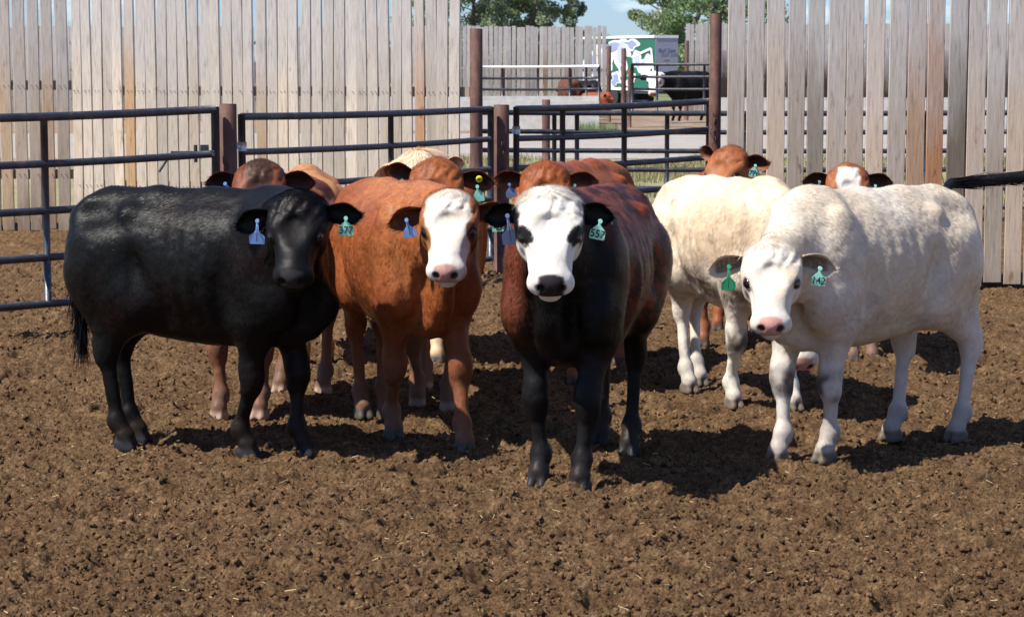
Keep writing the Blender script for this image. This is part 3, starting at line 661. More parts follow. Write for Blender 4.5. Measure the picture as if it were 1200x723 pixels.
def cow(name, label, front, hind, s=1.0, feet=None, poll=None, fyaw=0, fpitch=62, froll=0, hs=1.0, colfn=None, vox=.0075, hair=80000, tags=(), group='calves standing together in the pen',
        ears=None, tail='hang', bulk=1.0, earL=.175, earW=.108, bz=0.0, seed=1, headdir=None, eye=True, backz=0., hairL=1.0, curl=1.0, fwd=0.0, tuft=.02):
    """front / hind: ground point between the front / hind feet. poll: world point of the top of the head. fyaw: world yaw of the face (0 = towards the camera, + = to the right)"""
    front = np.array(front[:2]); hind = np.array(hind[:2]); hd = front-hind; hd /= np.linalg.norm(hd); mid = (front+hind)/2+hd*.03*s
    yaw = math.atan2(hd[1], hd[0]); root = empty(name, (mid[0], mid[1], 0), yaw, s); tag(root, label, 'calf', group)
    R = np.array([[hd[0], hd[1], 0], [-hd[1], hd[0], 0], [0, 0, 1.0]])
    def loc(p): p = np.array(p, float); return R@(p-np.array([mid[0], mid[1], 0]))/s
    def lv(v): return R@np.array(v, float)
    rs = np.random.default_rng(seed)
    # feet: front left, front right, hind left, hind right
    dfl = {'FL': (.37, .115), 'FR': (.37, -.115), 'HL': (-.43, .115), 'HR': (-.43, -.115)}
    Fp = {}
    for k in dfl:
        if feet and k in feet: q = loc(feet[k]); Fp[k] = np.array([q[0], q[1], 0])
        else: Fp[k] = np.array([*dfl[k], 0.])
    P = loc(poll); cy, sy = math.cos(math.radians(fyaw)), math.sin(math.radians(fyaw)); f = np.array([sy, -cy, 0]); pc = math.radians(fpitch)
    A = f*math.cos(pc)+np.array([0, 0, -math.sin(pc)]); Nf = f*math.sin(pc)+np.array([0, 0, math.cos(pc)]); S = np.cross(Nf, A)*-1
    S = np.cross(np.array([0, 0, 1.]), f); rr = math.radians(froll)
    S, Nf = S*math.cos(rr)+Nf*math.sin(rr), Nf*math.cos(rr)-S*math.sin(rr)
    A, S, Nf = lv(A), lv(S), lv(Nf); RH = np.array([A, S, Nf])   # rows
    G = np.array([.91, 1.18, 1.03])*hs; OFF = .022
    def H(a, sd, n): return P+A*((a+OFF)*G[0])+S*(sd*G[1])+Nf*(n*G[2])
    lo = np.array([-.80, -.36, -.02]); hi = np.array([.62, .36, 1.22])
    for q in [H(.5, .13, .03), H(.5, -.13, .03), H(-.06, .13, -.25), H(-.06, -.13, -.25), H(.5, .13, -.25), H(.5, -.13, -.25), H(-.06, .1, .05), H(-.06, -.1, .05)]: lo = np.minimum(lo, q-.03); hi = np.maximum(hi, q+.03)
    for k in Fp: lo = np.minimum(lo, Fp[k]-[.12, .1, 0.02]); hi = np.maximum(hi, Fp[k]+[.12, .1, 0])
    v = Vol(lo, hi, vox/s); y = np.array([0, 1, 0]); b = bulk
    E = v.ell; B = v.bone; z = backz
    # torso
    E((-.02, 0, .790+bz), (.44, .245*b, .290), k=.06)
    E((.16, 0, .775+bz), (.34, .245*b, .305), k=.06)
    E((-.30, 0, .835), (.30, .215*b, .245), k=.08)
    E((.33, 0, .80), (.20, .185*b, .290), k=.07)
    for t in (-.45, -.2, .05, .3): B((t, 0, 1.045+z), (t+.2, 0, 1.045+z), .042, .042, k=.09)
    E((-.475, 0, .97+z*.5), (.155, .150*b, .112), k=.07)
    for sg in (1, -1):
        E((.33, .158*sg*b, .82), (.12, .075, .235), k=.045)      # shoulder
        E((.40, .145*sg*b, .68), (.11, .072, .125), k=.045)       # point of shoulder
        E((-.30, .155*sg*b, 1.00+z*.5), (.042, .032, .028), k=.06)   # hook bone
        E((-.415, .128*sg*b, .79), (.165, .102, .23), k=.045)     # thigh
        E((-.505, .095*sg*b, .86), (.09, .078, .19), k=.06)     # ham
        E((-.575, .075*sg*b, .965), (.036, .032, .036), k=.035)
        v.bone((.475, .165*sg*b, .98), (.515, .150*sg*b, .62), .022, .03, k=.05, mode='-')
        E((-.43, .190*sg*b, 1.0), (.07, .045, .05), k=.10, mode='-')
        B((.30, .105*sg*b, 1.03), (.35, .165*sg*b, .84), .028, .04, k=.05)      # pin
    B((.40, 0, .585), (.52, 0, .64), .085, .075, k=.06, side=y, fl=.85)   # brisket
    B((.36, 0, .525), (.47, 0, .545), .05, .045, k=.08)
    E((.0, 0, .535+bz*.6), (.36, .12, .06), k=.09)
    if 'belly' in name: pass
    # flank hollow and elbow groove
    for sg in (1, -1):
        E((.20, .275*sg*b, .64), (.045, .065, .22), k=.06, mode='-')
        E((-.235, .260*sg*b, .65), (.060, .085, .21), k=.07, mode='-')
    # neck
    nk = P+(A*.09-Nf*.13)*hs
    B((.34, 0, .84), nk, .222, .118, k=.08, side=y, fl=.70)
    B((.34, 0, 1.02), P+(A*.045-Nf*.105)*hs, .085, .068, k=.08)
    B((.49, 0, .66), P+(A*.17-Nf*.18)*hs, .095, .050, k=.07, side=y, fl=.5)
    for sg in (1, -1): E((.53, .085*sg, .63), (.05, .022, .12), k=.05, mode='-')
    # legs
    for kf in ('FL', 'FR'):
        sg = 1 if kf == 'FL' else -1; F0 = Fp[kf]; el = np.array([.30, .135*sg*b, .585]); st = np.array([.36, .14*sg*b, .66])
        ft = F0+np.array([-.035, 0, .115]); kn = el*.40+ft*.60; kn = np.array([kn[0]+.022, kn[1], .335])
        B(st, el, .10, .088, k=.06, side=y, fl=.75); B(el, kn+[0, 0, .04], .086, .047, k=.05, side=y, fl=.82)
        B(kn+[0, 0, .045], kn-[0, 0, .04], .049, .044, k=.03); E(kn+[.014, 0, 0], (.042, .050, .055), k=.018)
        B(kn-[0, 0, .03], ft+[0, 0, .02], .031, .028, k=.025); E(ft, (.037, .040, .042), k=.03)
        hoof(v, ft, F0)
    for kf in ('HL', 'HR'):
        sg = 1 if kf == 'HL' else -1; F0 = Fp[kf]; sf = np.array([-.27, .150*sg*b, .63]); hip = np.array([-.42, .13*sg*b, .80])
        hk = np.array([F0[0]-.085, F0[1]*.8+.12*sg*.2, .415]); ft = F0+np.array([-.045, 0, .115])
        B(hip, sf, .15, .105, k=.07, side=y, fl=.72); B(sf+[-.03, 0, .02], hk+[.02, 0, .03], .105, .050, k=.07, side=y, fl=.72)
        B(np.array([-.515, .115*sg, .72]), hk+[-.005, 0, .05], .085, .036, k=.07, side=y, fl=.75)
        B(hk+[-.040, 0, .040], hk+[-.018, 0, -.03], .026, .034, k=.022); E(hk+[.012, 0, -.005], (.045, .038, .055), k=.03)
        B(hk, ft+[0, 0, .02], .037, .029, k=.03, side=y, fl=.85); E(ft, (.038, .039, .042), k=.03)
        hoof(v, ft, F0)
    # head
    g = hs
    def HE(c, r, k=.03, mode='+'): E(H(*c), np.array(r)*G, RH, k*g, mode)
    def HB(a, c, ra, rb, k=.03, side=None, fl=1, mode='+'): B(H(*a), H(*c), ra*g, rb*g, k*g, side, fl, mode)
    HE((.090, 0, -.085), (.120, .100, .088), .04)
    HE((.135, 0, -.052), (.115, .094, .052), .04)
    HE((.034, 0, -.062), (.055, .100, .058), .05)
    HB((.12, 0, -.072), (.37, 0, -.066), .078, .055, .05)
    HE((.21, 0, -.092), (.150, .082, .076), .05); HE((.30, 0, -.085), (.09, .058, .060), .05)
    for sg in (1, -1):
        HE((.150, .070*sg, -.024), (.040, .024, .018), .025); HE((.115, .088*sg, -.060), (.05, .02, .03), .03)
        HE((.188, .078*sg, -.056), (.036, .022, .030), .02)
        HE((.150, .062*sg, -.135), (.088, .042, .070), .04)
        HE((.388, .040*sg, -.080), (.042, .032, .038), .03)
        HE((.26, .045*sg, -.075), (.08, .03, .035), .04)
    HE((.385, 0, -.068), (.050, .063, .048), .04)
    HE((.418, 0, -.058), (.024, .048, .032), .02)
    HB((.14, 0, -.155), (.36, 0, -.128), .062, .038, .04)
    HE((.400, 0, -.138), (.034, .038, .026), .015)
    for sg in (1, -1):
        HE((.436, .034*sg, -.046), (.020, .014, .013), .010, '-')
        HE((.190, .098*sg, -.040), (.018, .014, .010), .008, '-'); HE((.285, .084*sg, -.048), (.065, .024, .022), .03, '-'); HE((.19, 0, .010), (.05, .03, .012), .04, '-')
        HE((.29, .090*sg, -.110), (.06, .012, .03), .04, '-')
    HE((.42, 0, -.104), (.075, .075, .0042), .008, '-')
    # tail
    tb = np.array([-.575, 0, 1.0+z*.5])
    if tail in ('hang', 'none'): tp = [tb+[.06, 0, .02], tb+[-.045, 0, -.02], tb+[-.075, 0, -.14], tb+[-.075, .01, -.32], tb+[-.06, .02, -.50]]
    else: tp = [tb+[.05, 0, .015]]+[loc(q) for q in tail]
    if tail != 'none':
        for i in range(2 if tail == 'hang' else 0): B(tp[i], tp[i+1], .036-.006*i, .030-.006*i, k=.03)
    v.d = smooth_field(v.d, 1); v.d[:, :, :max(1, int((0-v.o[2])/v.h))] = 1
    V, F = v.nets()
    Nv, _ = vert_normals(V, F)
    rib = .0028*np.sin(V[:, 0]*2*math.pi/.078+V[:, 2]*6)*np.clip(1-((V[:, 0]-.02)/.26)**2, 0, 1)*np.clip(1-((V[:, 2]-.78)/.22)**2, 0, 1)
    dsp = rib+.0055*fbm(V, 8, 2, seed)+.0020*fbm(V, 16, 2, seed+3)+.0018*fbm(V, 42, 2, seed+5)
    hc0 = ((V-P)@RH.T)/G-[OFF, 0, 0]; face = (hc0[:, 0] > .10) & (hc0[:, 0] < .5) & (np.abs(hc0[:, 1]) < .13) & (hc0[:, 2] > -.2)
    wr = .0022*np.sin(hc0[:, 1]*150+5*fbm(V, 18, 2, seed+2)+hc0[:, 0]*40)*np.clip(1-np.abs(hc0[:, 0]-.09)/.09, 0, 1)*(hc0[:, 2] > -.06)*(np.abs(hc0[:, 1]) < .1)
    dsp = dsp+wr*2.0
    V = V+Nv*(dsp*np.where(face, .45, 1.0)*np.clip(V[:, 2]*3, .2, 1))[:, None]
    parts = [(V, F, np.zeros(len(V)))]; nV = len(V)
    # tail tube
    if tail != 'none':
        pts = [np.array(p) for p in tp]; fine = []
        for i in range(len(pts)-1):
            p0 = pts[max(i-1, 0)]; p1 = pts[i]; p2 = pts[i+1]; p3 = pts[min(i+2, len(pts)-1)]
            for t in np.linspace(0, 1, 6)[:-1]: fine.append(.5*((2*p1)+(-p0+p2)*t+(2*p0-5*p1+4*p2-p3)*t*t+(-p0+3*p1-3*p2+p3)*t**3))
        fine.append(pts[-1]); mb = MB(); nn = len(fine); mb.tube(fine, [((.028-.014*i/nn) if tail == 'hang' else (.019+.010*i/nn)) for i in range(nn)], 12)
        q = np.array([f_ for f_ in mb.f if len(f_) == 4]); parts.append((np.array([tuple(p) for p in mb.v]), q, np.full(len(mb.v), 3.)))
        tailpts = fine
    # ears
    earinfo = []
    for sg in (1, -1):
        sp = (ears or {}).get(sg, {})
        e = S*sg*1.0-A*sp.get('up', .05)-Nf*sp.get('back', .25)+np.array([0, 0, sp.get('z', 0.)]); o = Nf*.55+A*.62+S*sg*sp.get('open', .12); o = o+np.array([0, 0, sp.get('oz', -.1)])
        base = H(.060, .080*sg, -.080); Ve, Fe, inn, tdir = ear_mesh(base, e, o, earL*hs, earW*hs, flip=sg)
        parts.append((Ve, np.array(Fe), np.where(inn > 0, 2., 1.)+0*inn)); earinfo.append((sg, base, nrm3(e), nrm3(o-(o@nrm3(e))*nrm3(e))))
    off = 0; VV = []; FF = []; LB = []
    for a_, b_, c_ in parts: VV.append(a_); FF.append(b_+off); LB.append(c_); off += len(a_)
    V = np.concatenate(VV); F = np.concatenate(FF); LB = np.concatenate(LB)
    hc = ((V-P)@RH.T)/G-[OFF, 0, 0]
    ishead = (hc[:, 0] > -.12) & (np.abs(hc[:, 1]) < .14) & (hc[:, 2] > -.20) & (LB == 0) & ((hc[:, 0] > -.03) | (hc[:, 2] > -.13))
    C = colfn(V, hc, ishead, LB)
    body = mesh_np('body', V, F, M['coat'], root, col=C, smooth=True)
    # eyes
    if eye:
        for sg in (1, -1):
            mb = MB(); c = H(.190, .0815*sg, -.0475); rad = .0235*hs; nu, nv = 12, 16; Vv = []; Fq = []
            for i in range(nu+1):
                th = math.pi*i/nu
                for j in range(nv): ph = 2*math.pi*j/nv; Vv.append(c+rad*np.array([math.sin(th)*math.cos(ph), math.sin(th)*math.sin(ph), math.cos(th)]))
            for i in range(nu):
                for j in range(nv): Fq.append((i*nv+j, i*nv+(j+1) % nv, (i+1)*nv+(j+1) % nv, (i+1)*nv+j))
            mb.add(Vv, Fq); mb.build('eye', M['eye'], root, True)
    # hair blades
    if hair:
        hair = int(hair*1.6)
        Nv, ar = vert_normals(V, F); z_ok = V[F[:, 0], 2] > .06
        pr = ar*z_ok*np.where(LB[F[:, 0]] >= 1, 1.6, 1.0)*np.where(ishead[F[:, 0]], 2.6, 1.0); pr /= pr.sum(); idx = rs.choice(len(F), hair, p=pr)
        wts = rs.dirichlet([1, 1, 1, 1], hair); fv = F[idx]
        root_p = (V[fv]*wts[:, :, None]).sum(1); n = (Nv[fv]*wts[:, :, None]).sum(1); n /= np.linalg.norm(n, axis=1)[:, None]+1e-9; cc = (C[fv]*wts[:, :, None]).sum(1); lb = LB[fv[:, 0]]; ih = ishead[fv[:, 0]]; h2 = ((root_p-P)@RH.T)/G-[OFF, 0, 0]
        dr = np.tile(np.array([-.75, 0, -.65]), (hair, 1)); leg = root_p[:, 2] < .5; dr[leg] = (-.2, 0, -1)
        hz = A*-.2; fa = h2[:, 0:1]; dh = A*np.clip((.10-fa)*9, -1, 1)+S*(h2[:, 1:2]*8); dr = np.where(ih[:, None], dh, dr)
        sw = np.stack([fbm(root_p, 14, 2, 31+k) for k in range(3)], 1); dr = dr+sw*np.where(ih, .8, .45)[:, None]*curl+rs.standard_normal((hair, 3))*.16
        for (sg, bs, e_, o_) in earinfo:
            m = (lb >= 1) & (lb < 3) & (((root_p-P)@S)*sg > 0); dr[m] = e_+o_*.3+rs.standard_normal((m.sum(), 3))*.45
        m = lb == 3; dr[m] = (0, 0, -1) if tail == 'hang' else nrm3(np.array(tp[-1])-np.array(tp[1]))
        dr = dr-n*(dr*n).sum(1)[:, None]; dr /= np.linalg.norm(dr, axis=1)[:, None]+1e-9
        L = np.full(hair, .017)*hairL; L[leg] = .011; L[ih] = .008; L[ih & (h2[:, 0] < .13) & (h2[:, 2] > -.14)] = .011; L[ih & (h2[:, 0] < .03)] = tuft; L[ih & (h2[:, 0] > .36)] = .0025; L[(lb >= 1) & (lb < 3)] = .016; L[lb == 1] = .024; L[lb == 3] = .02
        L *= .5+.9*rs.random(hair); lift = np.where(ih & (h2[:, 0] < .04), .28, np.where(ih, .15, .20))*(.4+rs.random(hair)); wd = .00085*(.7+.7*rs.random(hair)); wd[ih] *= .8
        d = dr*np.cos(lift)[:, None]+n*np.sin(lift)[:, None]; sd = np.cross(n, dr); p0 = root_p-n*.001
        tip = p0+d*L[:, None]; V3 = np.stack([p0+sd*wd[:, None], p0-sd*wd[:, None], tip], 1).reshape(-1, 3)
        lum = cc.mean(1); var = np.where(lum > .3, .12, .30)
        m2 = lb == 2; rimc = C[LB == 1].mean(0); cc[m2] = cc[m2]*.5+rimc*.5
        st = fbm(root_p*np.array([1, 1.6, 1.0]), 55, 2, 77)+.6*fbm(root_p, 22, 2, 79)
        ch = np.clip(cc*np.where(lum > .2, 1.22, 1.0)[:, None]*(1+var[:, None]*(rs.standard_normal((hair, 1))*.8+1.5*st[:, None])), 0.003, .95)
        V3l = V3
        o = mesh_np('hair_coat', V3l, np.arange(hair*3).reshape(-1, 3), M['hair'], root, col=np.repeat(ch, 3, 0), smooth=True)
        nn_ = n*1.25+d*.18+rs.standard_normal((hair, 3))*.15+sw*.16; nn_ /= np.linalg.norm(nn_, axis=1)[:, None]
        o.data.normals_split_custom_set_from_vertices(np.repeat(nn_, 3, 0).astype(np.float32).tolist())
    # tail switch
    if tail != 'none':
        k = 900; iis = rs.integers(int(len(tailpts)*(.30 if tail != 'hang' else .45)), len(tailpts), k); base = np.array(tailpts)[iis]; tdn = nrm3(np.array(tailpts[-1])-np.array(tailpts[-4]))
        if tail == 'hang': tdn = np.array([0, 0, -1.])
        d = tdn+rs.standard_normal((k, 3))*(.10 if tail == 'hang' else .05); Ls = (.10+.14*rs.random(k))*(1 if tail == 'hang' else .8); sd = np.cross(d, rs.standard_normal((k, 3))); sd /= np.linalg.norm(sd, axis=1)[:, None]; jit = rs.standard_normal((k, 3))*.010
        V3 = np.stack([base+jit-sd*.003, base+jit+sd*.003, base+jit+d*Ls[:, None]+rs.standard_normal((k, 3))*.008], 1).reshape(-1, 3)
        tcx = C[LB == 3].mean(0)*.7; mesh_np('tail_switch', V3, np.arange(k*3).reshape(-1, 3), M['hair'], root, col=np.tile(tcx, (k*3, 1)), smooth=False)
    # whiskered forelock
    # ear tags
    for tg in tags:
        sg, bs, e_, o_ = [q for q in earinfo if q[0] == tg['side']][0]
        u = tg.get('u', .55); pos = bs+e_*earL*hs*u+o_*.012+np.array([0, 0, -tg.get('dz', .03)])
        if tg.get('button'):
            mb = MB(); q0 = Vector(pos); dv = Vector(tuple(o_)); mb.tube([q0-dv*.004, q0+dv*.006, q0+dv*.008], [.015, .015, .011], 16, c=(.75, .62, .03)); bt = mb.build('ear_button', M['tagm'], root); m2 = MB(); m2.tube([q0+dv*.008, q0+dv*.0095], [.005, .004], 10); m2.build('button_pin', M['ink'], bt); continue
        make_tag(root, pos, R, tg, s)
    return root
def hoof(v, ft, F0):
    y = np.array([0, 1, 0])
    v.bone(ft, F0+[.004, 0, .055], .031, .036, k=.025)
    for q in (-1, 1):
        v.bone(F0+[-.008, .018*q, .062], F0+[.040, .021*q, .012], .025, .013, k=.006)
        v.bone(F0+[-.026, .020*q, .024], F0+[.040, .022*q, .006], .023, .016, k=.006)
        v.bone(F0+[-.020, .020*q, .004], F0+[.038, .023*q, .002], .024, .016, k=.004)
        v.ell(F0+[-.050, .018*q, .088], (.013, .011, .017), k=.008)
    v.bone(F0+[-.03, 0, .02], F0+[.08, 0, .02], .003, .004, k=.004, mode='-')
def make_tag(root, pos, R, tg, s):
    col = {'blue': (.26, .46, .88), 'green': (.40, .90, .68), 'dgreen': (.04, .48, .22), 'steel': (.35, .38, .42), 'slate': (.20, .26, .46)}[tg['col']]
    W = tg.get('w', .056); Hh = tg.get('h', .052); nk = tg.get('neck', .035); ya = math.radians(tg.get('yaw', 0)); ro = math.radians(tg.get('roll', 0)); pi_ = math.radians(tg.get('pitch', 0))
    # local frame with x right and y up seen from the camera side, then into the calf's frame
    Mw = Matrix(((R[0][0], R[0][1], 0), (R[1][0], R[1][1], 0), (0, 0, 1)))
    Q = Mw @ Euler((math.radians(90)+pi_, ro, ya), 'XYZ').to_matrix()
    def T(x, y, z): return Vector(pos)+Q @ Vector((x, y, z))
    n = .010
    prof = [(-.0045, 0), (-.0055, -nk*.8), (-.012, -nk*1.05), (-W*.36, -nk-.010), (-W*.5, -nk-.018), (-W*.5, -nk-Hh+.004), (-W*.5+.004, -nk-Hh)]
    prof = prof+[(-x, y) for x, y in reversed(prof)]
    mb = MB(); k = len(prof); bend = lambda y: -.012*(y/.08)**2
    V = [T(x, y, .0016+bend(y)) for x, y in prof]+[T(x, y, -.0016+bend(y)) for x, y in prof]
    mb.add(V, [tuple(range(k)), tuple(reversed(range(k, 2*k)))]+[(i, i+k, (i+1) % k+k, (i+1) % k) for i in range(k)], col)
    mb.tube([T(0, 0, -.006), T(0, 0, .008)], .008, 12, c=tuple(q*.8 for q in col)); t = mb.build('ear_tag', M['tagm'], root)
    if tg.get('stem'):
        m = MB(); m.tube([T(0, -nk*.5, .004), T(0, -nk-Hh*.8, .004+bend(-.06))], .0016, 6); m.build('tag_ridge', M['ink'], t)
    if tg.get('num'):
        cu = bpy.data.curves.new('tag_number', 'FONT'); cu.body = tg['num']; cu.size = Hh*.80; cu.align_x = 'CENTER'; cu.align_y = 'CENTER'; cu.extrude = .0004; cu.offset = .0006
        o = bpy.data.objects.new('tag_number', cu); COL.objects.link(o); me = bpy.data.meshes.new_from_object(o.evaluated_get(bpy.context.evaluated_depsgraph_get())); bpy.data.objects.remove(o)
        o = bpy.data.objects.new('tag_number', me); COL.objects.link(o); me.materials.clear(); me.materials.append(M['ink']); o.parent = t
        tgt = T(0, -nk-Hh*.52-.004, .003+bend(-nk-Hh*.5)+.001); mm = Q.to_4x4(); o.matrix_local = Matrix.Translation(tgt) @ mm @ Matrix.Diagonal((.92, 1, 1, 1))

# ---- coats (base colours only)
def lerp(a, b, t): return a*(1-t)[:, None]+np.asarray(b)*t[:, None]
def ss(x, a, b): t = np.clip((x-a)/(b-a), 0, 1); return t*t*(3-2*t)
def coat(base, base2, leg=None, face=None, nose=(.30, .14, .12), earin=(.05, .035, .03), ear=None, mud=.0, tailc=None, eyec=(.02, .015, .012), seed=3, neck=None, eyepatch=None, hooves=(.07, .06, .05), facew=1.0, low=None, knee=0, curly=None, belly=0, legz=(.62, .35)):
    def fn(V, hc, ih, LB):
        n1 = fbm(V, 3.5, 3, seed); n2 = fbm(V, 16, 2, seed+8)
        C = lerp(np.tile(np.array(base, float), (len(V), 1)), base2, ss(n1+.3*n2, -.25, .45))
        if curly is not None:
            cn_ = fbm(V*np.array([1, 1, 1.3]), 21, 3, seed+21, .6); C = lerp(C, curly, ss(cn_, -.12, .28)*ss(.42-V[:, 0], 0, .15)*.85)
        if low is not None: C = lerp(C, low, ss(.78-V[:, 2]+.12*n1, .0, .25)*.8)
        if neck is not None:
            t = ss(V[:, 0]+.12*n1+.10*n2*.6, neck[1], neck[2])*ss(1.3-V[:, 2], 0, .2) if neck[2] > neck[1] else 0
            t = t*(1-(neck[3] if len(neck) > 3 else 0)*ss(-V[:, 1]+.05*n1, .07, .17)*ss(V[:, 2], .45, .55)*(1-ih)); C = lerp(C, neck[0], np.clip(t, 0, 1))
        if leg is not None: C = lerp(C, leg, ss(legz[0]-V[:, 2]+.08*n1, 0, legz[0]-legz[1]))
        if face is not None:
            e = face[1] if len(face) > 1 else {}
            wd = e.get('w', .105); t = ss(wd+.018*n2+e.get('ww', 0)*np.clip(hc[:, 0]-.25, 0, 1)-np.abs(hc[:, 1]), 0, .012)*ss(hc[:, 0]+.02*n2, e.get('top', -.03), e.get('top', -.03)+.02)*ss(hc[:, 2]+.02*n2+np.clip(hc[:, 0]-.2, 0, 1)*.55, e.get('n', -.14), e.get('n', -.14)+.02)*ih
            fc = np.array(face[0])*(1-.16*ss(n2+n1, -.1, .6)[:, None]*np.array([.5, .9, 1.4])); C = C*(1-t)[:, None]+fc*t[:, None]
        if eyepatch is not None:
            for sg in (1, -1):
                q = eyepatch.get(sg); 
                if q is None: continue
                a0, s0, ra, rs_, cl, tl = q; da = (hc[:, 0]-a0); ds = (hc[:, 1]*sg-s0)-tl*da; d = np.hypot(da/ra, ds/rs_)+.12*n2
                C = lerp(C, cl, (1-ss(d, .85, 1.1))*ih*(hc[:, 2] > -.15))
        de = np.minimum(np.linalg.norm((hc-np.array([.190, .086, -.045]))/np.array([1, 1, 1]), axis=1), np.linalg.norm(hc-np.array([.190, -.086, -.045]), axis=1))
        C = lerp(C, eyec, (1-ss(de, .023, .030))*ih)
        # muzzle pad, nostrils, mouth
        mz = ss(hc[:, 0]+.004*n2-.12*np.abs(hc[:, 1]), .386, .396)*ss(-np.abs(hc[:, 1]), -.046, -.036)*ss(hc[:, 2], -.094, -.082)*ih; C = lerp(C, nose, mz)
        for sg in (1, -1):
            dn = np.linalg.norm((hc-np.array([.434, .034*sg, -.046]))/np.array([1.5, 1, 1]), axis=1); C = lerp(C, np.array(nose)*.08, (1-ss(dn, .013, .019))*ih)
        mo = ss(hc[:, 0], .36, .38)*(1-ss(np.abs(hc[:, 2]+.104), .004, .010))*ih; C = lerp(C, (.03, .018, .015), mo*.85)
        et = np.array(ear if ear is not None else base); m = LB == 1; C[m] = et*(1+.2*n2[m])[:, None]; m = LB == 2; C[m] = np.array(earin)*(1+.3*n2[m])[:, None]
        if tailc is not None: C[LB == 3] = tailc
        if knee:
            k = (1-ss(np.abs(V[:, 2]-.33+.03*n2), .03, .075))*ss(V[:, 0], .05, .1)*ss(n2, -.6, .3)*(LB == 0)*(V[:, 2] < .5)*knee; C = lerp(C, (.07, .05, .035), np.clip(k, 0, 1)*(~ih))
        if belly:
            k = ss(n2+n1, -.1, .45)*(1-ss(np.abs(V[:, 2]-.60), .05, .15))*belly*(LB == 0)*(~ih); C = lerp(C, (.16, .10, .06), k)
        if mud:
            k = ss(.22-V[:, 2]+.10*n1+.10*n2, .0, .16)*mud; C = lerp(C, (.12, .085, .06), k*(LB == 0))
        C = lerp(C, hooves, (1-ss(V[:, 2], .035, .055))*(LB == 0))
        return np.clip(C, .004, .93)
    return fn
black = (.0026, .0025, .0028); white = (.74, .70, .66); rust = (.235, .068, .022); pink = (.52, .27, .23)
g = gp
def mid(a, b): return (np.array(a[:2])+np.array(b[:2]))/2
CAM = 'calves standing together in the pen'
# 1 black calf on the left
a, b, c, d = g(357, 533), g(291, 536), g(163, 517), g(148, 526)
cow('black_calf', 'black calf at far left with one blue and one green ear tag', mid(a, b), mid(c, d), s=1.0, feet=dict(FL=a, FR=b, HL=c, HR=d), poll=at(348, 224, 8.80), fyaw=-2, fpitch=56, hs=.93,
    colfn=coat(black, (.0085, .0040, .0032), nose=(.022, .021, .022), earin=(.010, .008, .008), hooves=(.022, .022, .024), mud=.10, seed=4, neck=None),
    hair=100000, bulk=.95, bz=-.0, seed=1, ears={1: dict(back=.02, up=.10, z=.10), -1: dict(back=.15, up=.0, z=-.06)}, earL=.180, earW=.108, tuft=.03,
    tags=[dict(side=1, col='green', num='377', u=.62, w=.060, h=.052, neck=.018, dz=.022, yaw=4), dict(side=-1, col='blue', u=.45, w=.062, h=.050, neck=.045, dz=.005, stem=1, roll=3)])
# 2 rust brown calf with white face
a, b, c, d = g(545, 530), g(462, 514), g(452, 489), g(426, 489)
cow('brown_calf', 'rust brown calf with a white face, between the black calf and the white-faced black one', mid(a, b), mid(c, d), s=1.0, feet=dict(FL=a, FR=b, HL=c, HR=d), poll=at(527, 222, 9.02), fyaw=-4, fpitch=53, hs=.93,
    colfn=coat(rust, (.34, .125, .045), leg=(.17, .06, .028), face=((.62, .58, .52), dict(w=.088, n=-.13, top=-.05, ww=.25)), nose=(.42, .24, .20), earin=(.07, .030, .018), ear=(.20, .06, .022), mud=.5, seed=9, eyepatch={-1: (.225, .084, .058, .024, (.26, .11, .035), -.25), 1: (.195, .088, .04, .022, (.10, .04, .02), 0)}),
    hair=100000, bulk=.97, seed=2, ears={1: dict(back=.1, up=.06, z=.14), -1: dict(back=.12, up=-.02, z=-.04)}, earL=.180,
    tags=[dict(side=1, col='green', num='40', u=.62, w=.050, h=.046, neck=.014, dz=.022, roll=-4), dict(side=-1, col='blue', u=.55, w=.055, h=.046, neck=.028, dz=.010, roll=-14, stem=1)], tail='none')
# 3 black and red calf with white face, nearest
a, b, c, d = g(679, 576), g(631, 570), g(702, 524), g(735, 533)
a, b, c, d = g(679, 576), g(631, 570), g(737, 533), g(703, 522)
cow('white_faced_calf', 'nearest calf, dark body with reddish back, broad white face and black eye patches', mid(a, b), mid(c, d), s=1.02, feet=dict(FL=a, FR=b, HL=c, HR=d), poll=at(644, 219, 8.15), fyaw=1, fpitch=54, hs=.96,
    colfn=coat((.200, .052, .022), (.14, .036, .016), curly=(.022, .010, .008), leg=(.008, .007, .007), neck=(black, .16, .46, .75), face=((.64, .60, .53), dict(w=.108, n=-.145, top=-.14, ww=.3)), nose=(.022, .018, .020), earin=(.012, .010, .010), ear=black, mud=.15, seed=13, hooves=(.025, .025, .026), legz=(.72, .5), eyepatch={-1: (.196, .076, .042, .017, (.012, .010, .010), -.45), 1: (.196, .076, .042, .019, (.012, .010, .010), -.45)}),
    hair=110000, seed=3, bulk=.97, ears={1: dict(back=.05, up=.08, z=.10), -1: dict(back=.12, up=.10, z=.10)}, earL=.148, earW=.10, hairL=1.25, curl=2.2, tuft=.032,
    tags=[dict(side=1, col='green', num='557', u=.66, w=.056, h=.050, neck=.018, dz=.030, roll=12), dict(side=-1, col='slate', u=.42, w=.062, h=.056, neck=.050, dz=.004, roll=-8, stem=1)], tail='none')
